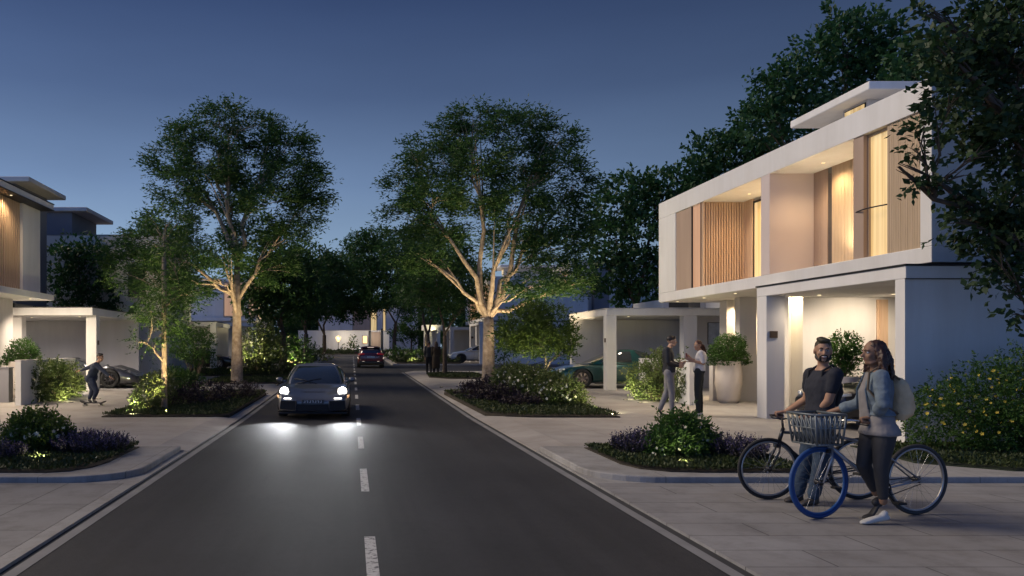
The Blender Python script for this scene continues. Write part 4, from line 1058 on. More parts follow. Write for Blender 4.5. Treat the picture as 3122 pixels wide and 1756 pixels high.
def car(name, label, loc, rz, pm, body, cab, wr, ax_f, ax_r, tw, rim=None, group=None, rear_glass=True, win=(.10, .90), spokes=5, sub=2, lower=True, crown=.6):
    h = thing(name, label, 'car', loc, group, rz)
    ny = 30; y0, y1 = body[0][0], body[-1][0]
    ys = sorted(set([y0+(y1-y0)*i/ny for i in range(ny+1)]+[b[0] for b in body]))
    m = MB(); secs = []
    for y in ys:
        _, w, zb, zs, zt = lerp_rows(body, y)
        half = sec(w, zb, zs, zt, crown)
        secs.append([(x, y, z) for x, z in half]+[(-x, y, z) for x, z in reversed(half[1:-1])])
    n = len(secs[0])
    vs = [p for s_ in secs for p in s_]
    fs = [(i*n+k, i*n+(k+1) % n, (i+1)*n+(k+1) % n, (i+1)*n+k) for i in range(len(secs)-1) for k in range(n)]
    fs += [tuple(range(n)), tuple((len(secs)-1)*n+k for k in range(n-1, -1, -1))]
    m.add(vs, fs, True)
    b = m.build('body', pm, h, False)
    bm = bmesh.new(); bm.from_mesh(b.data); bmesh.ops.recalc_face_normals(bm, faces=bm.faces); bm.to_mesh(b.data); bm.free()
    b.modifiers.new('sub', 'SUBSURF').levels = sub
    cut = MB()
    for y in (ax_f, ax_r):
        for s_ in (-1, 1):
            cut.lathe((s_*(tw-.30), y, wr), (s_, 0, 0), [(wr*1.13, 0), (wr*1.13, .6)], 40)
    co = cut.build('cutter', black_mat, h, False)
    bm = bmesh.new(); bm.from_mesh(co.data); bmesh.ops.recalc_face_normals(bm, faces=bm.faces); bm.to_mesh(co.data); bm.free()
    md = b.modifiers.new('arch', 'BOOLEAN'); md.operation = 'DIFFERENCE'; md.object = co; md.solver = 'EXACT'
    bpy.context.view_layer.update()
    baked(b)
    me = co.data; bpy.data.objects.remove(co); bpy.data.meshes.remove(me)
    b.data.polygons.foreach_set('use_smooth', [True]*len(b.data.polygons))
    b.modifiers.new('smooth', 'EDGE_SPLIT').split_angle = rad(32)
    # dark wheel wells and underside
    u = MB()
    for y in (ax_f, ax_r): u.box(-(tw-.20), tw-.20, y-wr*1.05, y+wr*1.05, .16, wr*1.9)
    u.box(-tw*.9, tw*.9, y0+.35, y1-.35, body[2][2]-.05, body[2][2]+.06)
    u.build('chassis', black_mat, h, False)
    cb = Cabin(cab)
    cb.shell().build('roof', pm, h, False)
    v0, v1 = win
    W = rad
    cb.patch(W(52), W(128), v0*.3, v1).build('windscreen', carglass, h, False)
    if rear_glass: cb.patch(W(233), W(307), v0, v1).build('rear_window', carglass, h, False)
    for a0, a1 in ((W(-40), W(-4)), (W(0), W(41)), (W(139), W(180)), (W(184), W(220))):
        cb.patch(a0, a1, v0, v1*.98).build('side_window', carglass, h, False)
    rim = rim or chrome
    for y in (ax_f, ax_r):
        for s_ in (-1, 1): wheel(h, s_*(tw-.115), y, wr, .23, s_, rim, spokes)
    h['cab'] = ''
    del h['cab']
    return h, cb
def bx(h, name, mat, *b, bev=.0, par=None):
    o = boxes(*b).build(name, mat, par or h, False)
    if bev: bevel(o, bev, 3)
    return o
def mirror_pair(h, pm, x, y, z, w=.19):
    for s in (-1, 1):
        m = MB().ball((s*(x+w/2), y, z), (w/2, .07, .065), 14, 8); m.tube([(s*(x-.08), y+.02, z-.05), (s*(x+.03), y, z-.03)], .022, 6)
        m.build('wing_mirror', pm, h, False)
lens_on = emitM('headlight_on', (1., .97, .9), 9.)
lens_drl = emitM('running_light', (1., .95, .88), 3.)
lens_red = M('red_lamp_glass', (.28, .012, .015), .15, 0, .05, 2, coat=1., emit=(1, .05, .04), es=.05)
lens_off = M('clear_lamp_glass', (.55, .58, .60), .12, .3, .1, 8, coat=1.)
plate_m = M('plate_white', (.60, .60, .58), .5)
dark_trim = M('dark_trim', (.012, .012, .014), .45)

# ---- the oncoming sports car: round upright headlights on raised wings, wide dark intakes
slate = paintM('slate_paint', (.125, .13, .142), .25, .34)
sb = [(-2.24, .70, .42, .60, .62), (-2.20, .78, .34, .70, .74), (-2.0, .87, .26, .82, .86), (-1.5, .925, .20, .90, .90), (-.9, .92, .18, .84, .86), (0, .90, .18, .80, .82),
      (.75, .90, .18, .80, .84), (1.15, .915, .19, .80, .80), (1.55, .925, .21, .765, .715), (1.85, .90, .20, .70, .60), (2.08, .87, .17, .62, .52), (2.20, .83, .17, .54, .47), (2.26, .76, .21, .45, .43)]
sc = [(.76, -1.75, 1.12, .80), (.90, -1.55, .90, .79), (1.06, -1.15, .58, .72), (1.19, -.70, .26, .63), (1.265, -.30, .02, .55)]
car1, cb1 = car('sports_car', 'dark grey sports car with glowing round headlights, driving toward the viewer', (-.95, 21.6, hz(21.6)), PI, slate, sb, sc, .335, 1.42, -1.02, .905, dark_metal, crown=.55)
lamps_z = .665
for s in (-1, 1):
    d = Vector((s*.10, 1, .34)).normalized(); c = Vector((s*.715, 1.965, .655))
    hl = MB().lathe(c-d*.10, d, [(.130, 0), (.126, .10), (.112, .122)], 28, False, True).build('headlight', chrome, car1, False)
    MB().lathe(c+d*.026, d, [(.106, 0), (.098, .02), (.06, .034), (.001, .040)], 28, False, False).build('lens', lens_on, hl, False)
    q = MB(); q.tube([(s*.52, 2.272, .50), (s*.61, 2.265, .503), (s*.70, 2.235, .50)], .013, 8); q.build('running_light', lens_drl, car1, False)
    q = MB(); q.tube([(s*.80, 2.12, .47), (s*.862, 2.06, .55), (s*.885, 1.95, .57)], [.018, .03, .015], 8); q.build('side_marker', M('amber_lamp', (.6, .3, .1), .2, 0, .05, 2, coat=1, emit=(1, .55, .25), es=.5), car1, False)
    # outer intake and its frame
    it = MB().add([(s*.40, 2.31, .44), (s*.78, 2.285, .45), (s*.80, 2.265, .24), (s*.42, 2.30, .21), (s*.40, 2.10, .44), (s*.80, 2.0, .45), (s*.82, 1.98, .24), (s*.42, 2.1, .21)],
                  [(0, 1, 2, 3), (0, 4, 5, 1), (1, 5, 6, 2), (2, 6, 7, 3), (3, 7, 4, 0)]).build('air_intake', M('intake_black', (.006, .006, .007), .7), car1, False)
    fr = MB(); fr.tube([(s*.40, 2.305, .445), (s*.41, 2.31, .205), (s*.82, 2.265, .225)], .011, 6); fr.build('intake_frame', dark_metal, it, False)
    lamp('SPOT', (0, 0, 0), 1500, (1, .97, .92), .05, None, 70, .9, car1, 'headlight_beam')
    bpy.context.scene.collection.objects  # beams are aimed below
ci = bx(car1, 'air_intake', MATS['intake_black'], (-.385, .385, 2.2, 2.296, .20, .36))
bx(car1, 'number_plate', M('dark_plate', (.05, .05, .055), .4), (-.27, .27, 2.2, 2.31, .375, .475), bev=.008)
pl = MB(); R0 = random.Random(5)
for k in range(7):
    x = -.22+k*.066
    pl.box(x, x+.02, 2.311, 2.314, .395, .455)
    if k % 2: pl.box(x+.021, x+.042, 2.311, 2.314, .44, .455)
    else: pl.box(x+.021, x+.042, 2.311, 2.314, .395, .41)
pl.build('lettering', M('plate_marks', (.45, .45, .45), .5), [o for o in car1.children if o.name.startswith('number_plate')][0], False)
bx(car1, 'front_splitter', dark_trim, (-.84, .84, 1.95, 2.24, .125, .165), bev=.015)
for s in (-1, 1):
    q = MB(); q.tube([(0, 2.275, .185), (s*.45, 2.262, .185), (s*.86, 2.10, .20)], .012, 6); q.build('bumper_trim', dark_metal, car1, False)
mirror_pair(car1, slate, .86, .62, .90)
q = MB(); q.tube([(-.05, 1.12, .80), (.28, .92, .895), (.55, .82, .93)], .010, 5); q.build('wiper', dark_trim, car1, False)
q = MB(); q.tube([(.50, 1.10, .80), (.10, .93, .89), (-.15, .86, .925)], .010, 5); q.build('wiper', dark_trim, car1, False)
bl = [o for o in COL.objects if o.name.startswith('headlight_beam')]
for o, s in zip(bl, (-1, 1)):
    o.location = (s*.715, 2.30, .66)
    tgt = Vector((s*.86-(.12 if s < 0 else 0), 4.25, 0)); o.rotation_euler = (tgt-Vector(o.location)).to_track_quat('-Z', 'Y').to_euler()
    o.data.energy = 140; o.data.spot_size = rad(62); o.data.spot_blend = .95; o.data.color = (.95, .97, 1.)
# driver and seats seen through the screen are left dark behind the tinted glass

# ---- the red car driving away
redp = paintM('dark_red_paint', (.11, .012, .016), .3, .35)
hb = [(-2.0, .72, .42, .74, .80), (-1.96, .84, .32, .90, .98), (-1.75, .90, .24, .96, 1.0), (-1.2, .925, .20, .95, .98), (0, .925, .20, .92, .94), (1.0, .92, .20, .88, .94), (1.5, .91, .22, .80, .86), (1.9, .84, .24, .68, .72), (2.05, .72, .32, .58, .60)]
hc = [(.90, -1.93, 1.05, .83), (1.05, -1.88, .80, .80), (1.20, -1.75, .55, .75), (1.34, -1.55, .28, .68), (1.42, -1.35, .05, .60)]
car2, cb2 = car('hatchback', 'dark red hatchback driving away up the street', (1.28, 53.5+2, hz(55.5)), 0, redp, hb, hc, .33, 1.28, -1.28, .91, dark_metal, win=(.14, .92))
for s in (-1, 1):
    q = MB(); q.tube([(s*.42, -1.985, .93), (s*.66, -1.965, .925), (s*.86, -1.86, .90)], [.05, .065, .04], 8); q.build('tail_light', lens_red, car2, False)
    bx(car2, 'reflector', M('glowing_reflector', (.75, .6, .5), .3, 0, .05, 2, emit=(1, .8, .6), es=.35), (s*.50-.07, s*.50+.07, -2.03, -1.99, .40, .44))  # returned light put in as the reflector's own glow
    q = MB(); q.tube([(s*.84, -1.99, .60), (s*.88, -1.93, .72)], .025, 6); q.build('side_reflector', MATS['glowing_reflector'], car2, False)
bx(car2, 'rear_bumper', dark_trim, (-.80, .80, -2.035, -1.9, .26, .44), bev=.04)
bx(car2, 'number_plate', plate_m, (-.26, .26, -2.04, -2.0, .66, .78), bev=.01)
bx(car2, 'roof_spoiler', redp, (-.62, .62, -1.66, -1.40, 1.36, 1.40), bev=.02)
bx(car2, 'brake_light', emitM('brake_glow', (1., .75, .6), .7), (-.22, .22, -1.675, -1.665, 1.365, 1.385))
mirror_pair(car2, redp, .90, .75, 1.0)

# ---- saloon shape used for the parked cars
ob = [(-2.42, .72, .42, .82, .88), (-2.36, .85, .32, .92, .98), (-2.1, .91, .24, .96, 1.0), (-1.4, .94, .20, .95, .97), (0, .94, .20, .90, .92), (.9, .94, .20, .88, .92), (1.4, .94, .22, .86, .93), (1.9, .91, .22, .80, .84), (2.25, .85, .24, .70, .72), (2.40, .74, .30, .60, .62)]
oc = [(.90, -2.0, 1.25, .84), (1.06, -1.7, .92, .80), (1.22, -1.35, .55, .74), (1.35, -1.0, .22, .67), (1.42, -.75, -.05, .60)]
def saloon(name, label, loc, rz, pm, rim, group='cars in the carports'):
    h, cb = car(name, label, loc, rz, pm, ob, oc, .36, 1.50, -1.45, .925, rim, group, win=(.12, .92), spokes=7)
    for s in (-1, 1):
        q = MB(); q.tube([(s*.52, 2.37, .66), (s*.70, 2.30, .685), (s*.84, 2.14, .72)], [.03, .05, .03], 8); q.build('headlight', lens_off, h, False)
        q = MB(); q.tube([(s*.5, -2.40, .86), (s*.82, -2.28, .88)], .035, 8); q.build('tail_light', lens_red, h, False)
        bx(h, 'fog_lamp', lens_off, (s*.62-.07, s*.62+.07, 2.30, 2.38, .38, .43))
        q = MB(); q.tube([(s*.955, -1.0, .76), (s*.958, -.85, .765)], .012, 6); q.build('door_handle', chrome, h, False)
        q = MB(); q.tube([(s*.945, .55, .30), (s*.955, .52, .62), (s*.93, .50, .88)], .004, 4); q.tube([(s*.945, -.42, .30), (s*.955, -.42, .62), (s*.93, -.42, .88)], .004, 4); q.build('door_seam', dark_trim, h, False)
    bx(h, 'grille', dark_trim, (-.42, .42, 2.34, 2.425, .36, .56), bev=.02)
    for z in (.41, .46, .51): bx(h, 'grille_bar', chrome, (-.40, .40, 2.425, 2.432, z-.006, z+.006))
    bx(h, 'side_sill', dark_trim, (-.945, -.90, -1.0, 1.05, .17, .24), (.90, .945, -1.0, 1.05, .17, .24), bev=.01)
    mirror_pair(h, pm, .92, .72, .98)
    return h
def onslope(x, y, rz):
    return (x, y, G-.012+hz(y))
teal = paintM('teal_paint', (.006, .055, .055), .35, .3)
bronze = M('bronze_rim', (.30, .25, .21), .4, .6)
saloon('saloon', 'teal saloon with bronze wheels, parked in the carport behind the standing couple', onslope(10.2, 30.9, 0), rad(90), teal, bronze)
navyp = paintM('navy_paint', (.010, .013, .022), .3, .3)
saloon('saloon', 'dark navy saloon in the near carport, behind the bearded man and woman', onslope(12.05, 16.6, 0), rad(90), navyp, dark_metal)
whitep = paintM('white_paint', (.55, .55, .56), .1, .3)
saloon('saloon', 'pale silver saloon in the far open carport across the side road', onslope(9.95, 62.2, 0), rad(90), whitep, dark_metal)
blackp = paintM('black_paint', (.012, .012, .014), .2, .3)
saloon('saloon', 'black car in the far carport, behind the tall trunk by the sports car', onslope(-9.5, 48.6, 0), rad(-90), blackp, chrome)
# ---- low wedge car in the opposite carport
gun = paintM('gunmetal_paint', (.045, .046, .05), .4, .35)
wb_ = [(-2.25, .74, .42, .78, .84), (-2.2, .88, .28, .88, .92), (-1.8, .97, .20, .94, .94), (-1.1, .98, .16, .90, .90), (0, .95, .15, .74, .76), (.9, .95, .15, .80, .80), (1.35, .98, .16, .86, .78), (1.8, .96, .15, .73, .66), (2.2, .88, .15, .56, .52), (2.35, .78, .17, .46, .44)]
wc = [(.72, -1.8, 1.25, .80), (.84, -1.4, .85, .76), (.97, -1.0, .45, .68), (1.06, -.7, .12, .60), (1.11, -.45, -.1, .54)]
car5, cb5 = car('supercar', 'low gunmetal wedge-shaped car in the deep carport, behind the skateboarder', onslope(-10.55, 30.9, 0), rad(-90), gun, wb_, wc, .355, 1.42, -1.32, .96, dark_metal, 'cars in the carports', spokes=9)
for s in (-1, 1):
    q = MB(); q.tube([(s*.62, 2.12, .46), (s*.76, 2.02, .52), (s*.84, 1.86, .56)], [.012, .028, .015], 6); q.build('headlight', lens_off, car5, False)
    q = MB(); q.tube([(s*.55, -2.26, .78), (s*.85, -2.2, .80)], .02, 6); q.build('tail_light', lens_red, car5, False)
    bx(car5, 'side_intake', dark_trim, (s*.975-.012, s*.975+.012, -.85, -.35, .42, .66))
bx(car5, 'front_splitter', dark_trim, (-.80, .80, 2.0, 2.38, .10, .14), bev=.015)
mirror_pair(car5, gun, .90, .75, .80)
# ================================================================ bicycles (local: nose toward -X)
GRIPS = {}
def bicycle(label, loc, rz, wheel_d, wb, front_mat, rear_mat, frame_mat, basket=False, steer=0., hbz=.98):
    h = thing('bicycle', label, 'bicycle', loc, 'bicycles walked by the pair', rz)
    r = wheel_d/2
    def bwheel(x, mat, yaw=0.):
        c = Vector((x, 0, r)); ax = Vector((math.sin(yaw), math.cos(yaw), 0))
        w = thing_part('wheel', h)
        tm = MB().ring(c, ax, r-.020, .020, 48, 10)
        t = tm.build('tyre', mat[0], w, False)
        MB().ring(c, ax, r-.047, .013, 48, 8).build('rim', mat[1], w, False)
        s = MB(); u = ax.orthogonal().normalized(); v = ax.cross(u)
        for k in range(24):
            a = 2*PI*k/24; b = a+(.5 if k % 2 else -.5); sd = .025 if (k//2) % 2 else -.025
            s.tube([c+(u*math.cos(b)+v*math.sin(b))*.028+ax*sd, c+(u*math.cos(a)+v*math.sin(a))*(r-.05)], .0016, 3, False)
        s.build('spokes', chrome, w, False)
        MB().lathe(c-ax*.055, ax, [(.009, 0), (.009, .02), (.03, .022), (.014, .04), (.014, .07), (.03, .088), (.009, .09), (.009, .11)], 12).build('hub', dark_metal, w, False)
        return c
    fx = -wb/2; rx = wb/2
    bwheel(fx, front_mat, steer); bwheel(rx, rear_mat)
    bb = Vector((rx-.43, 0, .285)); st = Vector((rx-.60, 0, .80)); ht = Vector((fx+.17, 0, hbz-.10)); hb_ = Vector((fx+.125, 0, hbz-.25)); fa = Vector((fx, 0, r)); ra = Vector((rx, 0, r))
    st = Vector((rx-.58, 0, .80))
    f = MB()
    f.tube([ht, hb_], .021, 10); f.tube([bb, st], .016, 10); f.tube([hb_, bb], .019, 10)
    f.tube([ht+Vector((.01, 0, -.05)), st+Vector((-.005, 0, -.05))], .016, 10)
    for s in (-1, 1):
        f.tube([bb+Vector((.03, s*.03, 0)), ra+Vector((0, s*.06, 0))], .010, 8); f.tube([st+Vector((.01, s*.015, -.04)), ra+Vector((0, s*.06, 0))], .009, 8)
    f.lathe(bb-Vector((0, .04, 0)), (0, 1, 0), [(.022, 0), (.022, .08)], 12)
    f.build('frame', frame_mat, h, False)
    k = MB()
    sd = Vector((math.sin(steer), math.cos(steer), 0))
    k.tube([hb_, hb_+Vector((-.01, 0, -.03))], .02, 10)
    for s in (-1, 1): k.tube([hb_+Vector((-.005, 0, -.02))+sd*s*.03, hb_+Vector((-.03, 0, -.12))+sd*s*.055, fa+sd*s*.055], [.012, .012, .009], 8)
    k.build('fork', frame_mat, h, False)
    hp = Vector((ht.x-.015, 0, hbz))
    b = MB(); b.tube([ht+Vector((0, 0, -.02)), hp], .013, 8)
    fw = Vector((-math.cos(steer), math.sin(steer), 0))
    gr = []
    for s in (-1, 1):
        pts = [hp, hp+sd*s*.12+fw*.05+Vector((0, 0, .015)), hp+sd*s*.22+fw*.02+Vector((0, 0, .03)), hp+sd*s*.28-fw*.10+Vector((0, 0, .02))]
        b.tube(pts, .011, 8); gr.append((pts[2]*.35+pts[3]*.65, pts[3]-fw*.06))
    b.build('handlebar', chrome if basket else dark_metal, h, False)
    GRIPS[label] = [((Matrix.Rotation(rz, 3, 'Z') @ ((a+c)/2))+Vector(loc), Matrix.Rotation(rz, 3, 'Z') @ (a-c).normalized()) for a, c in gr]
    for a, c in gr: MB().tube([a, c], .017, 8).build('grip', M('grip_brown', (.10, .055, .03), .7), h, False)
    for a, c in gr:
        q = MB(); q.tube([a+fw*.03, a+fw*.04+Vector((0, 0, -.03)), c+Vector((0, 0, -.045))], .006, 5); q.build('brake_lever', dark_metal, h, False)
    sp = MB(); sp.tube([st, st+Vector((.035, 0, .14))], .012, 8); sp.build('seat_post', chrome, h, False)
    s0 = st+Vector((.04, 0, .16)); q = MB(); vs = []; n = 14
    prof = [(-.15, .012, .0), (-.13, .022, .005), (-.05, .035, .0), (.02, .06, .0), (.08, .08, .012), (.12, .075, .02), (.135, .03, .015)]
    for X, W_, Z in prof:
        for j in range(n):
            a = 2*PI*j/n; vs.append(s0+Vector((X, W_*math.cos(a), Z+.025*math.sin(a))))
    fs = [(i*n+j, i*n+(j+1) % n, (i+1)*n+(j+1) % n, (i+1)*n+j) for i in range(len(prof)-1) for j in range(n)]+[tuple(range(n-1, -1, -1)), tuple(range((len(prof)-1)*n, len(prof)*n))]
    q.add(vs, fs, True); q.build('saddle', M('saddle_black', (.02, .018, .016), .55), h, False)
    cr = MB()
    cr.ring(bb+Vector((0, -.05, 0)), (0, 1, 0), .085, .006, 32, 6)
    for k in range(5):
        a = 2*PI*k/5; cr.tube([bb+Vector((0, -.05, 0)), bb+Vector((.083*math.cos(a), -.05, .083*math.sin(a)))], .006, 5)
    a = rad(-50)
    for s in (-1, 1): cr.tube([bb+Vector((0, s*.06, 0)), bb+Vector((s*-.17*math.cos(a), s*.075, s*-.17*math.sin(a)))], .009, 6)
    c_ = cr.build('crank', dark_metal, h, False)
    for s in (-1, 1):
        p = bb+Vector((s*-.17*math.cos(a), s*.13, s*-.17*math.sin(a)))
        MB().box(p.x-.045, p.x+.045, p.y-.045, p.y+.045, p.z-.011, p.z+.011).build('pedal', black_mat, c_, False)
    ch = MB()
    for s in (-1, 1): ch.tube([bb+Vector((0, -.05, s*.088)), ra+Vector((0, -.05, s*.04))], .005, 5)
    ch.build('chain', dark_metal, h, False)
    bk = MB()
    for s in (-1, 1): bk.tube([ra+Vector((0, -.03+0*s, 0)), ra+Vector((.0, -.03, 0))], .03, 6, False) if False else None
    bk.box(hb_.x-.05, hb_.x-.02, -.04, .04, hb_.z-.07, hb_.z-.03)
    bk.build('brake', dark_metal, h, False)
    if basket:
        # wire basket carried in front of the bars: open weave of flat strips
        k = thing_part('basket', h)
        x0, x1, y0_, y1_, z0, z1 = fx-.20, fx+.14, -.20, .20, .76, 1.06
        q = MB()
        def strip(a, b, w=.009):
            q.tube([a, b], w, 5)
        cor = lambda z, t: [Vector((x0+t*.04, y0_+t*.03, z)), Vector((x1-t*.02, y0_+t*.03, z)), Vector((x1-t*.02, y1_-t*.03, z)), Vector((x0+t*.04, y1_-t*.03, z))]
        T = cor(z1, 0); Bt = cor(z0, 1)
        for i in range(4):
            a, b, c, d = T[i], T[(i+1) % 4], Bt[i], Bt[(i+1) % 4]
            q.tube([a, b], .013, 6); q.tube([c, d], .011, 6)
            m_ = .45; q.tube([a.lerp(c, m_), b.lerp(d, m_)], .008, 5)
            for j in range(1, 6): strip(a.lerp(b, j/6), c.lerp(d, j/6))
            for j in range(0, 5): strip(a.lerp(b, j/6), c.lerp(d, (j+2)/6) if j < 5 else d, .007)
            strip(a, c, .011)
        for j in range(1, 6): strip(Bt[0].lerp(Bt[1], j/6), Bt[3].lerp(Bt[2], j/6), .006)
        q.build('wire_frame', M('grey_wire', (.16, .18, .19), .5, .5), k, False)
        q = MB(); q.ball((fx-.03, 0, .90), (.13, .15, .12), 14, 8); q.build('bag', M('grey_bag', (.16, .19, .21), .9, 0, .3, 6), k, False)
        q = MB(); q.tube([(fx+.10, -.05, .95), (hp.x, -.05, .97)], .009, 6); q.tube([(fx+.10, .05, .95), (hp.x, .05, .97)], .009, 6); q.build('bracket', dark_metal, k, False)
    return h
def thing_part(name, parent):
    o = bpy.data.objects.new(name, None); COL.objects.link(o); o.parent = parent; o.empty_display_size = .1
    return o
rub_black = (M('tyre_black', (.022, .021, .02), .8), M('rim_grey', (.42, .40, .38), .35, .7))
rub_blue = (M('tyre_blue', (.010, .055, .19), .6), M('rim_blue', (.015, .075, .24), .4))
rub_grey = (M('tyre_dark', (.05, .048, .046), .8), MATS['rim_grey'])
fr_black = M('frame_black', (.02, .02, .022), .3, .3, coat=.6)
fr_grey = M('frame_silver', (.34, .35, .38), .35, .6, coat=.4)
FZ = .03
B1 = bicycle('black city bicycle with dark tyres, held by the bearded man', (5.235, 9.02, FZ), 0, .70, 1.02, rub_black, rub_black, fr_black, hbz=.91)
B2 = bicycle('silver bicycle with bright blue front tyre and wire basket, held by the woman', (5.26, 8.10, FZ), rad(9), .73, 1.12, rub_blue, rub_grey, fr_grey, True, rad(-6))
# ================================================================ people
def V3(*a): return Vector(a)
class Flesh(MB):
    def seg(s, p, q, r1, r2, n=14):
        """tapered limb with round ends"""
        p, q = Vector(p), Vector(q); d = (q-p).normalized()
        pts = []; rs = []
        for a in (-1., -.85, -.5, 0): pts.append(p+d*r1*a*1.0); rs.append(r1*math.sqrt(max(0.02, 1-a*a)))
        for a in (0, .5, .85, 1.): pts.append(q+d*r2*a); rs.append(r2*math.sqrt(max(0.02, 1-a*a)))
        return s.tube(pts, rs, n)
    def chain(s, pts, rs):
        for a, b, ra, rb in zip(pts, pts[1:], rs, rs[1:]): s.seg(a, b, ra, rb)
        return s
    def rings(s, L, n=20):
        """L: (centre, side vector, forward vector) half-axes"""
        vs = []; fs = []
        for c, a, b in L:
            for k in range(n):
                t = 2*PI*k/n; ct, st = math.cos(t), math.sin(t); e = .85
                vs.append(Vector(c)+Vector(a)*math.copysign(abs(ct)**e, ct)+Vector(b)*math.copysign(abs(st)**e, st))
        for i in range(len(L)-1):
            for k in range(n): fs.append((i*n+k, i*n+(k+1) % n, (i+1)*n+(k+1) % n, (i+1)*n+k))
        fs += [tuple(range(n-1, -1, -1)), tuple(range((len(L)-1)*n, len(L)*n))]
        return s.add(vs, fs, True)
    def blob(s, c, ax, r, n=14, m=9):
        """ellipsoid with axes ax (three vectors) and radii r"""
        c = Vector(c); b = MB().ball((0, 0, 0), 1., n, m)
        return s.add([c+Vector(ax[0])*v[0]*r[0]+Vector(ax[1])*v[1]*r[1]+Vector(ax[2])*v[2]*r[2] for v in b.v], b.f, True)
def moulded(fl, name, mat, parent, vox=.009, smooth=6, fold=0., fs=.10, world=True):
    """fuse overlapping shapes into one continuous skin"""
    o = fl.build(name, mat, parent, world)
    bm = bmesh.new(); bm.from_mesh(o.data); bmesh.ops.recalc_face_normals(bm, faces=bm.faces); bm.to_mesh(o.data); bm.free()
    r = o.modifiers.new('fuse', 'REMESH'); r.mode = 'VOXEL'; r.voxel_size = vox; r.use_smooth_shade = True
    if smooth:
        m = o.modifiers.new('soften', 'SMOOTH'); m.factor = .5; m.iterations = smooth
    if fold:
        t = bpy.data.textures.get('cloth_folds_%g' % fs) or bpy.data.textures.new('cloth_folds_%g' % fs, 'CLOUDS'); t.noise_scale = fs; t.noise_depth = 3
        d = o.modifiers.new('folds', 'DISPLACE'); d.texture = t; d.strength = fold; d.mid_level = .5
    bpy.context.view_layer.update()
    baked(o); o.data.polygons.foreach_set('use_smooth', [True]*len(o.data.polygons))
    return o
def frame(f):
    f = Vector(f).normalized(); s = Vector((0, 0, 1)).cross(f).normalized()     # s: the person's own left
    return s, f, f.cross(s)*-1 if f.cross(s).z < 0 else f.cross(s)
def grip_hand(fl, wrist, bar, bd, k=1.):
    """palm over a bar, four fingers closed round it, thumb underneath"""
    wrist, bar, bd = Vector(wrist), Vector(bar), Vector(bd).normalized()
    a = (wrist-bar); a = (a-bd*a.dot(bd)).normalized()            # from bar to the heel of the hand
    up = bd.cross(a).normalized()
    if up.z < 0: up = -up
    R = .027*k
    for j in range(4):
        o = bd*((j-1.5)*.0205*k); r = (.0095, .0098, .0095, .008)[j]*k
        kn = bar+o+a*.020*k+up*.030*k
        fl.seg(wrist+o*.55, kn, .017*k, .0125*k, 8)
        pts = [kn]+[bar+o+(a*math.cos(t)+up*math.sin(t))*R for t in (rad(75), rad(125), rad(180), rad(235), rad(280))][:(6, 6, 6, 5)[j]]
        fl.chain(pts, [r*1.1]+[r]*(len(pts)-2)+[r*.85])
    o = bd*.045*k
    pts = [wrist+o*.6+a*-.01, bar+o+a*.028*k-up*.004*k, bar+o*.9-up*.024*k, bar+o*.5-a*.018*k-up*.026*k]
    fl.chain(pts, [.015*k, .0125*k, .011*k, .009*k])
def open_hand(fl, wrist, d, n, thumb, curl=.5, k=1.):
    """d: along the hand, n: palm normal, thumb: side the thumb leaves from (+1/-1)"""
    wrist, d, n = Vector(wrist), Vector(d).normalized(), Vector(n).normalized(); w = d.cross(n).normalized()*thumb
    kn = [wrist+d*(.088, .092, .088, .078)[j]*k+w*(1.5-j)*.021*k for j in range(4)]
    for j in range(4): fl.seg(wrist+w*(1.5-j)*.012*k, kn[j], .018*k, .013*k, 8)
    for j in range(4):
        L = (.040, .045, .042, .033)[j]*k; p = kn[j]; t = 0; pts = [p]
        for q in range(3):
            t += curl*(.45+.2*q+.06*j); p = p+(d*math.cos(t)+n*math.sin(t)+w*(1.5-j)*.06)*L*(1, .75, .6)[q]; pts.append(p)
        fl.chain(pts, [.0115*k, .0100*k, .0092*k, .0075*k])
    b = wrist+d*.028*k+w*.028*k
    fl.chain([b, b+(d*.6+w*.75+n*.3)*.036*k, b+(d*.95+w*.75+n*.55)*.062*k, b+(d*1.2+w*.65+n*.75)*.082*k], [.017*k, .0135*k, .0115*k, .009*k])
def head(fl, c, f, up, k=1.):
    """one continuous head: skull, jaw, cheeks, nose, brow, ears"""
    f = Vector(f).normalized(); up = Vector(up); up = (up-f*up.dot(f)).normalized(); s = up.cross(f)
    A = (s, f, up); c = Vector(c)
    P = lambda a, b, z: c+(s*a+f*b+up*z)*k
    fl.blob(P(0, -.012, .032), A, (.076*k, .097*k, .092*k), 18, 12)
    fl.blob(P(0, .022, -.035), A, (.060*k, .072*k, .078*k), 16, 10)
    fl.blob(P(0, .052, -.092), A, (.034*k, .032*k, .026*k))
    for q in (-1, 1):
        fl.blob(P(q*.036, .060, -.026), A, (.026*k, .024*k, .024*k))
        fl.blob(P(q*.030, .078, .028), A, (.026*k, .016*k, .010*k))
        fl.blob(P(q*.077, -.008, -.006), A, (.011*k, .022*k, .034*k))
        fl.seg(P(q*.048, -.01, -.075), P(q*.030, .045, -.098), .022*k, .020*k)
    fl.chain([P(0, .082, .020), P(0, .096, -.006), P(0, .110, -.026)], [.010*k, .012*k, .0155*k])
    fl.blob(P(0, .083, -.058), A, (.024*k, .012*k, .014*k))
    return P, A
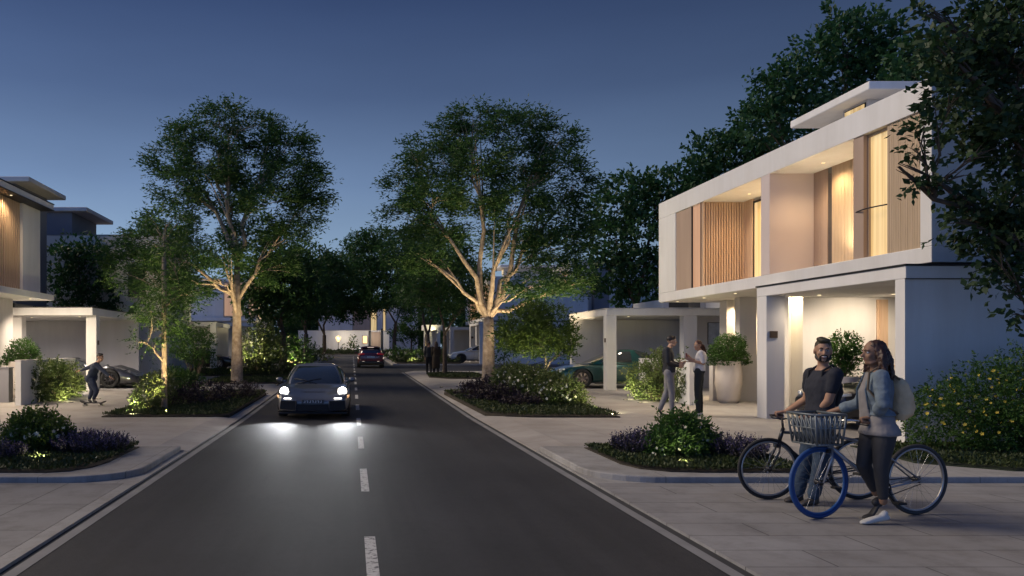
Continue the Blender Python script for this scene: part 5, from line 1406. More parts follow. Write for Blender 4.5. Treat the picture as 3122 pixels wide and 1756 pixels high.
def face_parts(body, P, A, k, skin_dark, smile=False):
    eye = M('eye_white', (.62, .60, .56), .25); iris = M('eye_dark', (.025, .018, .014), .2); lip = M('lip', (.34, .13, .11), .5); brow = M('brow_dark', (.025, .017, .012), .8)
    for q in (-1, 1):
        e = Flesh(); e.blob(P(q*.031, .073, .006), A, (.0135*k, .0125*k, .0105*k)); e = e.build('eye', eye, body)
        i = Flesh(); i.blob(P(q*.031, .0815, .006), A, (.0068*k, .005*k, .0072*k)); i.build('iris', iris, e)
        b = Flesh(); b.tube([P(q*.014, .094, .026), P(q*.030, .092, .033), P(q*.050, .078, .027)], [.004*k, .0048*k, .003*k], 6); b.build('eyebrow', brow, body)
    m = Flesh()
    if smile:
        m.tube([P(-.030, .078, -.050), P(-.015, .091, -.062), P(0, .095, -.065), P(.015, .091, -.062), P(.030, .078, -.050)], [.004*k, .007*k, .0085*k, .007*k, .004*k], 8)
        o = m.build('mouth', lip, body)
        t = Flesh(); t.tube([P(-.024, .087, -.052), P(-.012, .096, -.058), P(0, .099, -.060), P(.012, .096, -.058), P(.024, .087, -.052)], [.002*k, .0048*k, .0055*k, .0048*k, .002*k], 8); t.build('teeth', M('teeth', (.75, .73, .68), .3), o)
    else:
        m.tube([P(-.022, .083, -.058), P(0, .095, -.061), P(.022, .083, -.058)], [.003*k, .0065*k, .003*k], 8); m.build('mouth', lip, body)
def limb(fl, a, b, c, r, mid=1.0):
    fl.seg(a, Vector(a).lerp(Vector(b), .35), r[0], r[1]*1.03); fl.seg(Vector(a).lerp(Vector(b), .35), b, r[1]*1.03, r[2])
    fl.seg(b, Vector(b).lerp(Vector(c), .35), r[2], r[3]); fl.seg(Vector(b).lerp(Vector(c), .35), c, r[3], r[4])
def shoe(fl, ankle, toe, heel_z, k=1., w=.045, tall=.06):
    """ankle joint, toe tip on the ground; heel height above the ground"""
    ankle, toe = Vector(ankle), Vector(toe); d = (toe-ankle); d.z = 0; d.normalize(); s = Vector((-d.y, d.x, 0)); up = Vector((0, 0, 1))
    heel = Vector((ankle.x, ankle.y, heel_z))-d*.045
    ball = Vector(toe)-d*.075
    L = []
    for c, hw, hh in ((heel-d*.012+up*.030, .022, .022), (heel+d*.02+up*.036, .036, .034), (heel.lerp(ball, .45)+up*.040, .036, .036), (ball+up*.032, .046, .029), (toe-d*.025+up*.022, .040, .020), (toe+up*.018, .018, .012)):
        L.append((c, s*hw*k, up*hh*k))
    fl.rings(L, 16)
    fl.seg(heel+d*.03+up*.072, heel+d*.045+up*.05, w*.92*k, .040*k)
def torso_rings(pel, chest, shl, shr, neck, f, hw=(.165, .14, .172), hd=(.105, .095, .115), k=1., grow=0.):
    """loft from crotch to neck between pelvis and shoulders"""
    pel, chest, neck = Vector(pel), Vector(chest), Vector(neck)
    sp = Vector((0, 0, 1)).cross(Vector(f)).normalized(); fp = Vector(f).normalized()
    sc = (Vector(shl)-Vector(shr)).normalized(); fc = sc.cross(Vector((0, 0, 1))).normalized()
    if fc.dot(fp) < 0: fc = -fc
    sw = (Vector(shl)-Vector(shr)).length/2
    ms = (Vector(shl)+Vector(shr))/2
    mid = pel.lerp(chest, .5)
    sm = (sp+sc).normalized(); fm = (fp+fc).normalized()
    g = grow
    return [(pel-Vector((0, 0, .10))*k, sp*(hw[0]*.72*k+g), fp*(hd[0]*.8*k+g)), (pel-Vector((0, 0, .03)), sp*(hw[0]*k+g), fp*(hd[0]*1.05*k+g)), (pel+(mid-pel)*.45, sp*(hw[0]*.97*k+g), fp*(hd[0]*k+g)),
            (mid, sm*(hw[1]*k+g), fm*(hd[1]*k+g)), (mid.lerp(chest, .5), sm*((hw[1]+hw[2])/2*k+g), fm*((hd[1]+hd[2])/2*k+g)), (chest, sc*(hw[2]*k+g), fc*(hd[2]*k+g)),
            (chest.lerp(ms, .6), sc*(max(hw[2]*.98*k, sw*.86)+g), fc*(hd[2]*.92*k+g)), (ms+Vector((0, 0, .012)), sc*(sw*.86+g), fc*(.075*k+g)), (ms.lerp(neck, .5)+Vector((0, 0, .015)), sc*(sw*.48+g*.7), fc*(.062*k+g*.7)), (neck, sc*(.058*k+g*.5), fc*(.060*k+g*.5))]
def skin_mat(name, col): return M(name, col, .55, 0, .06, 8, spec=.4)
def hair_tubes(fl, starts, rng, L, r, fall, wave=.012, n=6):
    for p, d in starts:
        p = Vector(p); pts = [p]; d = Vector(d).normalized(); ph = rng.uniform(0, 6)
        for i in range(n):
            d = (d+Vector(fall)*.55).normalized(); p = p+d*L/n+Vector((math.sin(ph+i*1.7), math.cos(ph+i*1.9), 0))*wave; pts.append(p)
        fl.tube(pts, [r*.9, r*1.1, r*1.1, r, r*.9, r*.7, r*.25][:n+1], 6)

denim = M('blue_denim', (.028, .050, .085), .85, 0, .2, 14, bump=.2, bs=160)
denim_light = M('washed_denim', (.14, .18, .215), .85, 0, .18, 12, bump=.2, bs=160)
navy_tee = M('navy_tee', (.018, .020, .030), .85, 0, .12, 12)
grey_tee = M('grey_tee', (.22, .205, .20), .85, 0, .1, 12)
legging = M('charcoal_leggings', (.030, .029, .031), .75, 0, .1, 12)
brown_shoe = M('brown_leather', (.05, .042, .035), .55)
white_shoe = M('white_shoe', (.55, .54, .50), .6)
dark_jacket = M('black_jacket', (.014, .016, .021), .7, 0, .15, 12)
grey_trouser = M('grey_trousers', (.20, .195, .20), .85, 0, .08, 12)
black_trouser = M('black_trousers', (.022, .026, .024), .85, 0, .1, 12)
white_top = M('white_top', (.66, .63, .60), .85, 0, .04, 12)
navy_suit = M('navy_tracksuit', (.020, .030, .058), .85, 0, .12, 12)
skin_a = skin_mat('skin_light', (.50, .31, .20)); skin_b = skin_mat('skin_tan', (.42, .24, .15)); skin_c = skin_mat('skin_brown', (.27, .15, .09))
hair_dk = M('dark_hair', (.018, .012, .009), .55, 0, .3, 30); hair_br = M('brown_hair', (.045, .020, .012), .5, 0, .4, 30); hair_red = M('auburn_hair', (.06, .018, .010), .5, 0, .4, 30); hair_sand = M('short_brown_hair', (.055, .045, .022), .6, 0, .3, 30)
up = Vector((0, 0, 1))

# ---------------------------------------------------------------- man holding the black bicycle
def man_with_bike():
    f = Vector((-1, -.18, 0)).normalized()
    pel = at(2060, 1058, 8.76); chest = at(2066, 975, 8.76); neck = at(2071, 921, 8.76); hd = at(2070.5, 883, 8.74)
    shl = at(2101, 942, 8.585); shr = at(2041, 942, 8.92)
    GA = GRIPS['black city bicycle with dark tyres, held by the bearded man']
    g = sorted(GA, key=lambda q: q[0].y)
    ell = at(2084, 1008, 8.60); elr = at(2030, 1003, 9.04)
    wrl = g[0][0]+Vector((.085, .0, .045)); wrr = g[1][0]+Vector((.085, -.01, .045))
    hl, hr = at(2071, 1068, 8.69), at(2049, 1066, 8.84)
    kl, kr = at(2066, 1158, 8.66), at(2030, 1150, 8.82)
    al, ar = Vector((5.05, 8.69, FZ+.085)), Vector((4.985, 8.88, FZ+.085))
    tl, tr_ = Vector((4.87, 8.65, FZ)), Vector((4.82, 8.85, FZ))
    root = thing('person', 'bearded smiling man in navy T-shirt and jeans, holding the black bicycle', 'person', (5.03, 8.76, FZ))
    b = Flesh().rings(torso_rings(pel, chest, shl, shr, neck, f))
    b.seg(neck-up*.03, hd-up*.06, .058, .055)
    fh = Vector((-.42, -1, -.02))
    P, A = head(b, hd, fh, Vector((.05, 0, 1)), 1.06)
    limb(b, shl, ell, wrl, (.062, .058, .046, .045, .030)); limb(b, shr, elr, wrr, (.062, .056, .044, .043, .030))
    limb(b, hl, kl, al, (.10, .088, .062, .062, .042)); limb(b, hr, kr, ar, (.10, .088, .062, .062, .042))
    grip_hand(b, wrl, g[0][0], g[0][1], 1.06); grip_hand(b, wrr, g[1][0], g[1][1], 1.06)
    body = moulded(b, 'body', skin_b, root, .0075, 4)
    face_parts(body, P, A, 1.06, None, True)
    # short swept hair and beard
    h = Flesh(); h.blob(P(0, -.020, .052), A, (.082, .102, .082), 18, 12); h.blob(P(.0, .052, .108), A, (.062, .045, .028)); h.blob(P(-.02, .02, .122), A, (.055, .07, .026))
    hm = moulded(h, 'hair', hair_sand, root, .008, 3, .012, .02)
    bd = Flesh(); n = 11
    for i in range(n):
        t = -1+2*i/(n-1); a = t*rad(78)
        bd.seg(P(math.sin(a)*.066, .02+math.cos(a)*.058-.012, -.055-.048*math.cos(a)), P(math.sin(a)*.069, .012+math.cos(a)*.048-.01, -.03-.04*math.cos(a)), .0135, .010)
    for q in (-1, 1):
        bd.chain([P(q*.005, .102, -.041), P(q*.026, .090, -.046), P(q*.036, .076, -.066), P(q*.03, .070, -.09)], [.006, .008, .009, .011])
    moulded(bd, 'beard', hair_dk, root, .006, 2, .006, .015)
    t = Flesh().rings(torso_rings(pel, chest, shl, shr, neck-up*.022, f, grow=.016)[1:-1])
    t.seg(shl, shl.lerp(ell, .56), .080, .071); t.seg(shr, shr.lerp(elr, .56), .080, .070)
    moulded(t, 'shirt', navy_tee, root, .010, 4, .016, .09)
    j = Flesh().rings(torso_rings(pel-up*.015, chest, shl, shr, neck, f, grow=.010)[:3])
    limb(j, hl, kl, al+up*.03, (.108, .102, .080, .076, .066)); limb(j, hr, kr, ar+up*.03, (.108, .102, .080, .076, .066))
    moulded(j, 'jeans', denim, root, .010, 4, .022, .07)
    for a_, t_ in ((al, tl), (ar, tr_)):
        s = Flesh(); shoe(s, a_, t_, FZ+.004, 1.05); moulded(s, 'shoe', brown_shoe, root, .008, 3)
    # straps of a dark bag on his back
    q = Flesh(); q.rings([(chest+Vector((.13, .05, -.20)), Vector((0, .13, 0)), Vector((.05, 0, 0))), (chest+Vector((.16, .05, -.05)), Vector((0, .14, 0)), Vector((.075, 0, 0))), (chest+Vector((.15, .05, .10)), Vector((0, .12, 0)), Vector((.06, 0, 0))), (chest+Vector((.11, .05, .16)), Vector((0, .08, 0)), Vector((.03, 0, 0)))])
    bag = moulded(q, 'backpack', M('dark_bag', (.014, .014, .017), .8), root, .010, 4, .01, .06)
    st = Flesh()
    for s_ in (shl, shr):
        m_ = s_.lerp(neck, .42)
        st.tube([m_+Vector((.11, 0, -.02)), m_+Vector((.02, 0, .062)), m_+Vector((-.09, -.01, .0)), m_+Vector((-.10, 0, -.16)), m_+Vector((.0, -.02 if s_ is shl else .03, -.30))], [.014]*5, 8)
    st.build('strap', MATS['dark_bag'], bag)
    return root
man_with_bike()

# ---------------------------------------------------------------- woman holding the silver bicycle
def woman_with_bike():
    f = Vector((-1, .18, 0)).normalized()
    pel = at(2212, 1072, 7.84); chest = at(2208, 985, 7.84); neck = at(2206, 929, 7.84); hd = at(2197, 888, 7.83)
    shl = at(2217, 948, 7.69); shr = at(2203, 948, 8.0)
    GA = GRIPS['silver bicycle with bright blue front tyre and wire basket, held by the woman']
    g = sorted(GA, key=lambda q: q[0].y)
    ell = at(2222, 1016, 7.62); elr = at(2160, 1015, 8.12)
    wrl = g[0][0]+Vector((.085, -.01, .040)); wrr = g[1][0]+Vector((.085, -.01, .040))
    hl, hr = at(2226, 1082, 7.76), at(2196, 1082, 7.92)
    kl, kr = at(2216, 1175, 7.74), at(2172, 1168, 7.93)
    al, ar = at(2222, 1262, 7.76), at(2203, 1240, 7.98)
    tl = Vector((al.x-.235, 7.74, FZ)); tr_ = Vector((ar.x-.13, 7.98, FZ))
    root = thing('person', 'woman with brown curly hair in denim jacket and beige backpack, holding the silver bicycle', 'person', (5.2, 7.84, FZ))
    b = Flesh().rings(torso_rings(pel, chest, shl, shr, neck, f, (.165, .125, .145), (.115, .085, .11), .97))
    b.seg(neck-up*.03, hd-up*.05+f*-.01, .050, .048)
    fh = Vector((-1, .05, -.03))
    P, A = head(b, hd, fh, Vector((0.03, 0, 1)), 1.0)
    limb(b, shl, ell, wrl, (.052, .048, .038, .037, .025)); limb(b, shr, elr, wrr, (.052, .048, .038, .037, .025))
    limb(b, hl, kl, al, (.10, .086, .056, .054, .036)); limb(b, hr, kr, ar, (.10, .086, .056, .054, .036))
    grip_hand(b, wrl, g[0][0], g[0][1], .95); grip_hand(b, wrr, g[1][0], g[1][1], .95)
    body = moulded(b, 'body', skin_c, root, .0075, 4)
    face_parts(body, P, A, 1.0, None)
    rng = random.Random(4); h = Flesh()
    h.blob(P(0, -.028, .045), A, (.086, .098, .086), 18, 12); h.blob(P(0, -.065, -.02), A, (.070, .055, .09))
    stt = []
    for i in range(60):
        a = rng.uniform(-150, 150); e = rng.uniform(-.1, .95)
        # sides and back only: the face stays free
        x = math.sin(rad(a)); y = -math.cos(rad(a))
        if y > .18: continue
        p = P(x*.076*math.cos(e), y*.080*math.cos(e)-.02, .03+.082*math.sin(e))
        q_ = (p-P(0, -.02, .02)).normalized()
        stt.append((p, Vector((q_.x*.5, q_.y*.5, -.45))))
    hair_tubes(h, stt, rng, .33, .0165, (0, 0, -1), .011)
    moulded(h, 'hair', hair_br, root, .008, 1, .018, .022)
    # grey top showing under the jacket, open jacket, sleeves rolled below the elbow
    t = Flesh().rings(torso_rings(pel, chest, shl, shr, neck-up*.04, f, (.165, .125, .145), (.115, .085, .11), .97, .014)[1:-1])
    t.rings([(pel+up*.02, Vector((0, .18, 0)), Vector((.130, 0, 0))), (pel-up*.05, Vector((0, .200, 0)), Vector((.158, 0, 0))), (pel-up*.085+Vector((.01, 0, 0)), Vector((0, .200, 0)), Vector((.157, 0, 0)))])
    moulded(t, 'top', grey_tee, root, .010, 3, .016, .09)
    j = Flesh(); R_ = torso_rings(pel, chest, shl, shr, neck-up*.012, f, (.165, .125, .150), (.115, .088, .115), .97, .020)
    R_ = [(R_[2][0]+up*.03, R_[2][1], R_[2][2])]+R_[3:-1]
    j.rings(R_)
    for s_, e_, w_ in ((shl, ell, wrl), (shr, elr, wrr)):
        limb(j, s_, e_, e_.lerp(w_, .42), (.074, .070, .060, .058, .056))
        q = e_.lerp(w_, .36); j.seg(q, e_.lerp(w_, .44), .062, .060)
    jk = moulded(j, 'jacket', denim_light, root, .009, 4, .020, .08)
    # the tee seen through the open jacket
    v_ = Flesh(); v_.rings([(neck+f*.070-up*.03, Vector((0, .045, 0)), f*.02), (chest+f*.135, Vector((0, .052, 0)), f*.022), (chest.lerp(pel, .55)+f*.128, Vector((0, .075, 0)), f*.022), (pel+f*.125+up*.05, Vector((0, .085, 0)), f*.02)])
    moulded(v_, 'tee_front', grey_tee, root, .009, 2, .008, .06)
    # the open front edges and pocket seams of the jacket
    q = Flesh()
    for dy in (-.055, .055):
        q.tube([neck+f*.075+Vector((0, dy, -.03)), chest+f*.150+Vector((0, dy*1.2, .02)), chest.lerp(pel, .5)+f*.140+Vector((0, dy*1.6, 0))], .008, 6)
    q.build('seam', M('seam_blue', (.07, .11, .16), .8), jk)
    l = Flesh().rings(torso_rings(pel-up*.02, chest, shl, shr, neck, f, (.165, .125, .145), (.118, .085, .11), .97, .006)[:3])
    limb(l, hl, kl, kl.lerp(al, .86), (.108, .096, .066, .064, .044)); limb(l, hr, kr, kr.lerp(ar, .84), (.108, .096, .066, .064, .044))
    moulded(l, 'leggings', legging, root, .009, 5, .006, .07)
    s = Flesh(); shoe(s, al, tl, FZ+.03, .95, .036); moulded(s, 'shoe', white_shoe, root, .007, 3)
    s = Flesh(); shoe(s, ar, tr_, FZ+.12, .95, .036); moulded(s, 'shoe', M('dark_sandal', (.03, .028, .028), .6), root, .007, 3)
    bp = Flesh(); c = chest+Vector((.205, .02, -.05))
    bp.rings([(c+Vector((-.01, 0, -.23)), Vector((0, .10, 0)), Vector((.05, 0, 0))), (c+Vector((.02, 0, -.17)), Vector((0, .145, 0)), Vector((.095, 0, 0))), (c+Vector((.02, 0, 0)), Vector((0, .15, 0)), Vector((.10, 0, 0))), (c+Vector((-.01, 0, .12)), Vector((0, .135, 0)), Vector((.08, 0, 0))), (c+Vector((-.03, 0, .19)), Vector((0, .09, 0)), Vector((.04, 0, 0)))])
    bp.blob(c+Vector((.085, -.01, -.09)), ((1, 0, 0), (0, 1, 0), (0, 0, 1)), (.055, .11, .10))
    return root, bp, c, shl, shr, neck
wroot, bp, bc, shl, shr, nk = woman_with_bike()
bag = thing('backpack', 'beige canvas backpack, worn by the curly-haired woman', 'backpack', tuple(bc))
moulded(bp, 'bag', M('beige_canvas', (.70, .52, .30), .9, 0, .12, 10, bump=.2, bs=120), bag, .010, 4, .02, .07)
q = Flesh()
for s_ in (shl, shr):
    m_ = s_.lerp(nk, .40)
    q.tube([bc+Vector((-.05, (m_.y-bc.y), .17)), m_+Vector((.02, 0, .085)), m_+Vector((-.10, 0, .01)), m_+Vector((-.115, 0, -.15)), m_+Vector((-.03, (.10 if s_ is shr else -.075), -.29)), bc+Vector((-.07, (m_.y-bc.y), -.16))], [.011]*6, 8)
q.build('strap', M('brown_strap', (.12, .09, .06), .8), bag)

# ---------------------------------------------------------------- the standing couple
def simple_person(label, P_, f, fh, k, skin, hairm, top, legs, shoes, arms_long=True, long_hair=False, loose=.0, z0=None, hands=None, extra=None, coat=False, group=None, vox=.010):
    """P_: joints by name, in world places"""
    root = thing('person', label, 'person', tuple(P_['root']), group)
    J = P_; b = Flesh().rings(torso_rings(J['pel'], J['chest'], J['shl'], J['shr'], J['neck'], f, k=k))
    b.seg(J['neck']-up*.03, J['head']-up*.05, .054*k, .050*k)
    P, A = head(b, J['head'], fh, up, k)
    limb(b, J['shl'], J['ell'], J['wrl'], [q*k for q in (.056, .050, .041, .040, .028)]); limb(b, J['shr'], J['elr'], J['wrr'], [q*k for q in (.056, .050, .041, .040, .028)])
    limb(b, J['hl'], J['kl'], J['al'], [q*k for q in (.095, .082, .058, .058, .040)]); limb(b, J['hr'], J['kr'], J['ar'], [q*k for q in (.095, .082, .058, .058, .040)])
    for w, (d, n, th, cu) in zip(('wrl', 'wrr'), hands): open_hand(b, J[w], d, n, th, cu, k)
    body = moulded(b, 'body', skin, root, vox*.85, 3)
    face_parts(body, P, A, k, None)
    h = Flesh(); h.blob(P(0, -.022, .050), A, (.082*k, .100*k, .082*k), 16, 10)
    if long_hair:
        rng = random.Random(8); h.blob(P(0, -.06, -.03), A, (.072*k, .05*k, .10*k))
        hair_tubes(h, [(P(x, -.075+.3*abs(x), .02), A[1]*-.2) for x in (-.075, -.06, -.045, -.03, -.015, 0, .015, .03, .045, .06, .075)], rng, .34*k, .022*k, (0, 0, -1), .006)
    else: h.blob(P(0, .04, .105), A, (.06*k, .045*k, .022*k))
    moulded(h, 'hair', hairm, root, vox*.9, 2, .01, .02)
    t = Flesh().rings(torso_rings(J['pel'], J['chest'], J['shl'], J['shr'], J['neck']-up*.015, f, k=k, grow=.018+loose)[1:-1])
    e = 1.0 if arms_long else .5
    for s_, e_, w_ in (('shl', 'ell', 'wrl'), ('shr', 'elr', 'wrr')):
        if arms_long: limb(t, J[s_], J[e_], J[e_].lerp(J[w_], .93), [q*k+loose*.5 for q in (.074, .068, .056, .052, .040)])
        else: t.seg(J[s_], J[s_].lerp(J[e_], .85), .074*k, .062*k)
    if coat:
        c = J['pel']; t.rings([(c+up*.05, Vector((.19*k, 0, 0)), Vector((0, .15*k, 0))), (c-up*.3, Vector((.22*k, 0, 0)), Vector((0, .17*k, 0))), (c-up*coat, Vector((.20*k, 0, 0)), Vector((0, .16*k, 0)))])
    moulded(t, 'jacket' if arms_long else 'top', top, root, vox, 4, .016, .09)
    l = Flesh().rings(torso_rings(J['pel']-up*.015, J['chest'], J['shl'], J['shr'], J['neck'], f, k=k, grow=.010)[:3])
    limb(l, J['hl'], J['kl'], J['al']+up*.03, [q*k+loose*.5 for q in (.103, .096, .074, .068, .054)]); limb(l, J['hr'], J['kr'], J['ar']+up*.03, [q*k+loose*.5 for q in (.103, .096, .074, .068, .054)])
    moulded(l, 'trousers', legs, root, vox, 4, .016, .08)
    for a_, t_, hh in (('al', 'tl', 'hzl'), ('ar', 'tr', 'hzr')):
        s = Flesh(); shoe(s, J[a_], J[t_], J[hh], k); moulded(s, 'shoe', shoes, root, vox*.85, 2)
    return root
yc = 19.25; zc = G-.012
CJ = dict(root=(8.0-.28, yc, zc), pel=at(1683, 934, yc), chest=at(1681, 898, yc), neck=at(1684, 872, yc), head=at(1690, 858.5, yc),
          shl=at(1682, 880, yc+.17), shr=at(1678, 880, yc-.17), ell=at(1684, 910, yc+.24), elr=at(1680, 912, yc-.22), wrl=at(1706, 916, yc+.16), wrr=at(1706, 921, yc-.12),
          hl=at(1684, 938, yc+.09), hr=at(1682, 938, yc-.09), kl=at(1678, 986, yc+.10), kr=at(1690, 984, yc-.09))
CJ['al'] = Vector((CJ['kl'].x-.17, yc+.10, zc+.14)); CJ['ar'] = Vector((CJ['kr'].x+.0, yc-.09, zc+.085))
CJ['tl'] = CJ['al']+Vector((.13, 0, -.135)); CJ['tr'] = Vector((CJ['ar'].x+.19, yc-.10, zc)); CJ['hzl'] = zc+.10; CJ['hzr'] = zc+.003
simple_person('man in black jacket and grey trousers, facing the woman in white top', CJ, Vector((1, 0, 0)), Vector((1, -.12, -.05)), 1.06, skin_a, hair_dk, dark_jacket, grey_trouser, M('black_shoe', (.012, .011, .010), .5),
              hands=[((1, -.1, .2), (0, -1, .2), -1, .7), ((1, .15, -.1), (0, 1, .2), 1, .7)])
WJ = dict(root=(8.42, yc, zc), pel=at(1759, 930, yc), chest=at(1763, 902, yc), neck=at(1761, 881, yc), head=at(1755.5, 869, yc),
          shl=at(1763, 888, yc-.15), shr=at(1766, 888, yc+.15), ell=at(1770, 914, yc-.20), elr=at(1766, 914, yc+.20), wrl=at(1742, 908, yc-.07), wrr=at(1739, 903, yc+.08),
          hl=at(1758, 934, yc-.08), hr=at(1760, 934, yc+.08), kl=at(1754, 983, yc-.08), kr=at(1760, 983, yc+.09))
WJ['al'] = Vector((WJ['kl'].x+.03, yc-.08, zc+.085)); WJ['ar'] = Vector((WJ['kr'].x+.03, yc+.09, zc+.085)); WJ['tl'] = Vector((WJ['al'].x-.17, yc-.10, zc)); WJ['tr'] = Vector((WJ['ar'].x-.16, yc+.09, zc)); WJ['hzl'] = WJ['hzr'] = zc+.003
simple_person('woman with long auburn hair, white top and black trousers, facing the man in black jacket', WJ, Vector((-1, 0, 0)), Vector((-1, -.45, -.1)), .97, skin_b, hair_red, white_top, black_trouser, white_shoe, False, True,
              hands=[((-1, .2, .55), (0, 1, .2), 1, .6), ((-1, -.2, .7), (0, -1, .2), -1, .6)])
pc = WJ['wrl'].lerp(WJ['wrr'], .5)+Vector((-.13, 0, .09))
ph = thing('phone', 'small dark phone held up by the woman in white top', 'phone', tuple(pc))
o = MB().box(pc.x-.006, pc.x+.006, pc.y-.04, pc.y+.04, pc.z-.075, pc.z+.075).build('case', M('phone_case', (.20, .05, .045), .4), ph); bevel(o, .004)
MB().box(pc.x+.0062, pc.x+.008, pc.y-.034, pc.y+.034, pc.z-.066, pc.z+.066).build('screen', winglass, ph)

# ---------------------------------------------------------------- skateboarder
ys = 22.3; zs = G-.012+hz(ys)
bz = zs+.10                                   # deck top
SJ = dict(root=(-7.27, ys, zs), pel=at(229, 953, ys), chest=at(237, 928, ys-.05), neck=at(246, 910, ys-.08), head=at(252, 899.5, ys-.10),
          shl=at(241, 917, ys+.12), shr=at(241, 917, ys-.25), ell=at(222, 925, ys+.36), elr=at(262, 935, ys-.34), wrl=at(203, 932, ys+.50), wrr=at(275, 946, ys-.40),
          hl=at(227, 957, ys+.08), hr=at(230, 957, ys-.09), kl=at(232, 982, ys+.05), kr=at(243, 984, ys-.10))
SJ['al'] = Vector((at(226, 1000, ys).x-.02, ys+.03, bz+.085)); SJ['ar'] = Vector((at(238, 1000, ys).x, ys-.05, bz+.085))
SJ['tl'] = SJ['al']+Vector((.10, -.16, -.085)); SJ['tr'] = SJ['ar']+Vector((.11, -.15, -.085)); SJ['hzl'] = SJ['hzr'] = bz+.003
simple_person('person in navy tracksuit crouching forward on a skateboard, arms stretched out', SJ, Vector((.7, -.7, 0)), Vector((1, -.35, -.1)), .93, skin_b, hair_dk, navy_suit, navy_suit, M('black_trainer', (.014, .014, .016), .6), loose=.006,
              hands=[((-.7, .5, -.1), (0, -.2, -1), 1, .3), ((.8, -.2, -.5), (0, -.3, -1), -1, .3)])
sk = thing('skateboard', 'black skateboard under the crouching person in navy', 'skateboard', (-7.25, ys-.03, zs), rz=0)
dm = MB(); L_ = .40; xs_ = [-L_, -L_+.03, -L_+.1, -.22, 0, .22, L_-.1, L_-.03, L_]; zz = [.055, .045, .012, 0, 0, 0, .012, .045, .055]; ww = [.03, .08, .098, .1, .1, .1, .098, .08, .03]
vs = []; 
for x, z_, w_ in zip(xs_, zz, ww):
    for dz_ in (.078, .095): vs += [(x, -w_, z_+dz_), (x, w_, z_+dz_)]
fs = []
for i in range(len(xs_)-1):
    a = i*4; c = a+4
    fs += [(a, a+1, c+1, c), (a+2, c+2, c+3, a+3), (a, c, c+2, a+2), (a+1, a+3, c+3, c+1)]
fs += [(0, 2, 3, 1), (len(vs)-4, len(vs)-3, len(vs)-1, len(vs)-2)]
dm.add(vs, fs); dm.build('deck', black_mat, sk, False)
for x in (-.25, .25):
    t = MB().tube([(x, -.09, .036), (x, .09, .036)], .009, 6).box(x-.03, x+.03, -.03, .03, .036, .079).build('truck', dark_metal, sk, False)
    for s_ in (-1, 1): MB().lathe((x, s_*.075, .03), (0, s_, 0), [(.022, 0), (.03, .006), (.03, .028), (.022, .034)], 14).build('wheel', M('cream_wheel', (.5, .48, .4), .6), sk, False)
sk.rotation_euler = (0, 0, rad(-14))

# ---------------------------------------------------------------- two walkers by the thin tree
yw = 41.6; zw = G+hz(yw)
def walker(label, px, dx, lean, top, legs, hairm, coat, seed, k, fy):
    x = (px-VX)*yw/F; y = yw+dx; O = Vector((x, y, zw)); v = lambda a, b, c: O+Vector((a, b, c))*k
    J = dict(root=(x, y, zw), pel=v(0, 0, .95), chest=v(0, 0, 1.28), neck=v(0, 0, 1.49), head=v(0, fy*.02, 1.64), shl=v(-.18*fy, 0, 1.43), shr=v(.18*fy, 0, 1.43), ell=v(-.22*fy, .03, 1.14), elr=v(.22*fy, -.02, 1.14),
             wrl=v(-.20*fy, .12*fy, .92), wrr=v(.2*fy, .06*fy, .90), hl=v(-.09*fy, 0, .90), hr=v(.09*fy, 0, .90), kl=v(-.09*fy, .10*fy, .50), kr=v(.09*fy, -.02*fy, .49), al=v(-.09*fy, .13*fy, .085), ar=v(.09*fy, -.16*fy, .12))
    J['tl'] = v(-.09*fy, .30*fy, 0); J['tr'] = v(.09*fy, -.02*fy, 0); J['hzl'] = zw+.003; J['hzr'] = zw+.06
    f = Vector((0, fy, 0))
    simple_person(label, J, f, f, k, skin_c, hairm, top, legs, M('black_shoe', (.012, .011, .010), .5), True, seed == 2, hands=[((0, .2*fy, -1), (1, 0, 0), 1, .4), ((0, .2*fy, -1), (-1, 0, 0), -1, .4)], coat=coat, vox=.014, group='pair of far walkers')
walker('slim far walker in black, standing nearer the road beside the brown-coated walker', 1079, 0, 0, dark_jacket, M('black_cloth', (.012, .011, .011), .9), hair_dk, False, 1, .98, 1)
walker('far walker in long brown coat, between the slim dark walker and the thin tree', 1096, -.15, 0, M('brown_coat', (.045, .032, .02), .9), MATS['black_cloth'], hair_br, .62, 2, .98, 1)
# ================================================================ sky, light, camera
w = bpy.data.worlds.new('World'); SC.world = w; w.use_nodes = True
nt = w.node_tree; N = nt.nodes; L = nt.links
bg = N['Background']
SUN_EL = rad(9); SUN_AZ = rad(-62)
tc = N.new('ShaderNodeTexCoord'); sp = N.new('ShaderNodeSeparateXYZ'); L.new(tc.outputs['Generated'], sp.inputs[0])
sky = N.new('ShaderNodeTexSky'); sky.sky_type = 'NISHITA'; sky.sun_disc = False
sky.sun_elevation = rad(-3.0); sky.sun_rotation = SUN_AZ; sky.air_density = 1.0; sky.dust_density = .6; sky.ozone_density = 4.0
cz = N.new('ShaderNodeTexNoise'); cz.inputs['Scale'].default_value = 2.2; cz.inputs['Detail'].default_value = 6
cm = N.new('ShaderNodeMapping'); cm.inputs['Scale'].default_value = (1, 1, 3.5); L.new(tc.outputs['Generated'], cm.inputs['Vector']); L.new(cm.outputs[0], cz.inputs['Vector'])
cr_ = N.new('ShaderNodeMapRange'); cr_.inputs['From Min'].default_value = .3; cr_.inputs['From Max'].default_value = .7; cr_.inputs['To Min'].default_value = .93; cr_.inputs['To Max'].default_value = 1.08
L.new(cz.outputs['Fac'], cr_.inputs['Value'])
rp = N.new('ShaderNodeValToRGB'); e = rp.color_ramp.elements
e[0].position = .0; e[0].color = (.19, .255, .325, 1)
e[1].position = 1.; e[1].color = (.010, .020, .055, 1)
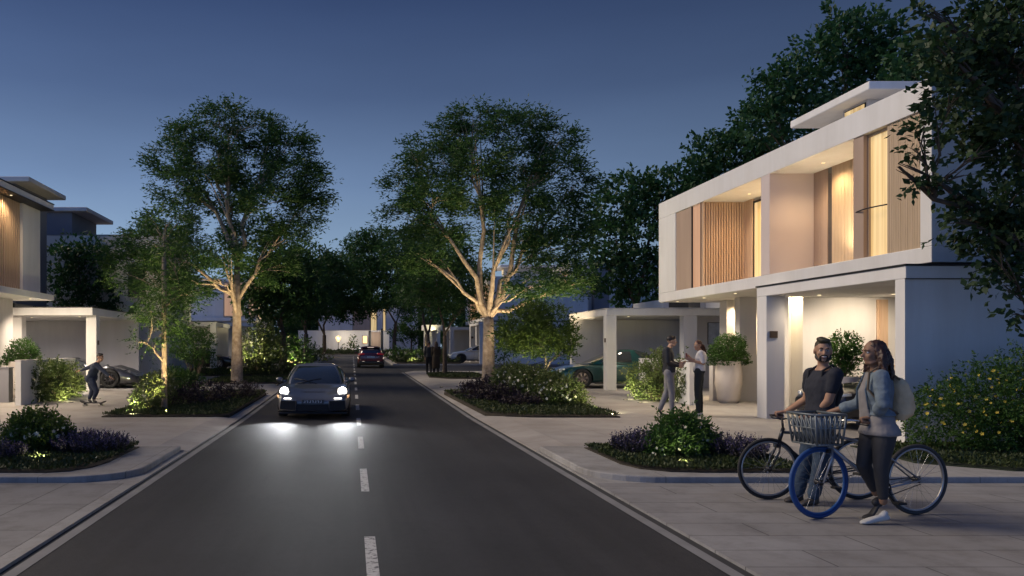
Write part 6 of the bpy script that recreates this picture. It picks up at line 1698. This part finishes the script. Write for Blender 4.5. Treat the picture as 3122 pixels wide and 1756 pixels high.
for p, c in ((.10, (.145, .212, .298, 1)), (.20, (.084, .13, .218, 1)), (.30, (.041, .067, .132, 1)), (.42, (.018, .033, .082, 1))):
    q = e.new(p); q.color = c
L.new(sp.outputs['Z'], rp.inputs['Fac'])
# the glow left after sunset: brighter towards the west, greyer in the east
mr = N.new('ShaderNodeMapRange'); mr.inputs['From Min'].default_value = -.5; mr.inputs['From Max'].default_value = .75
mr.inputs['To Min'].default_value = 1.22; mr.inputs['To Max'].default_value = .62
L.new(sp.outputs['X'], mr.inputs['Value'])
mx = N.new('ShaderNodeVectorMath'); mx.operation = 'SCALE'
ml = N.new('ShaderNodeMath'); ml.operation = 'MULTIPLY'; L.new(mr.outputs[0], ml.inputs[0]); L.new(cr_.outputs[0], ml.inputs[1])
L.new(rp.outputs['Color'], mx.inputs[0]); L.new(ml.outputs[0], mx.inputs['Scale'])
ad = N.new('ShaderNodeVectorMath'); ad.operation = 'MULTIPLY_ADD'
L.new(sky.outputs['Color'], ad.inputs[0]); ad.inputs[1].default_value = (.03, .03, .03); L.new(mx.outputs[0], ad.inputs[2])
# the sky opposite the afterglow, behind the viewer, is a deeper blue
yb = N.new('ShaderNodeMapRange'); yb.inputs['From Min'].default_value = .1; yb.inputs['From Max'].default_value = -.5
L.new(sp.outputs['Y'], yb.inputs['Value'])
mb = N.new('ShaderNodeMix'); mb.data_type = 'RGBA'; mb.blend_type = 'MULTIPLY'; mb.inputs['B'].default_value = (1.02, 1.30, 1.85, 1)
L.new(yb.outputs[0], mb.inputs['Factor']); L.new(ad.outputs[0], mb.inputs['A'])
L.new(mb.outputs['Result'], bg.inputs['Color']); bg.inputs['Strength'].default_value = 1.0

sl = bpy.data.lights.new('dusk_sun', 'SUN'); sl.energy = 1.45; sl.angle = rad(30); sl.color = (1., .84, .66)
so = bpy.data.objects.new('dusk_sun', sl); COL.objects.link(so)
so.rotation_euler = Vector((1, -.26, -.85)).to_track_quat('-Z', 'Y').to_euler()

cam = bpy.data.cameras.new('camera'); co_ = bpy.data.objects.new('camera', cam); COL.objects.link(co_)
co_.location = (0, 0, CAMZ); co_.rotation_euler = (rad(90), 0, 0)
cam.sensor_width = 36; cam.lens = 36*F/2576
cam.shift_x = (1288-VX)/2576; cam.shift_y = (VY-724.5)/2576
cam.clip_end = 2000; cam.clip_start = .1
SC.camera = co_
SC.render.resolution_x = 1024; SC.render.resolution_y = 576
SC.view_settings.view_transform = 'Standard'; SC.view_settings.look = 'None'; SC.view_settings.gamma = 1; SC.view_settings.exposure = .82
SC.cycles.use_denoising = True
SC.cycles.max_bounces = 6; SC.cycles.diffuse_bounces = 3; SC.cycles.transparent_max_bounces = 8
SC.cycles.sample_clamp_indirect = 4; SC.cycles.caustics_reflective = False; SC.cycles.caustics_refractive = False
bpy.context.view_layer.update()
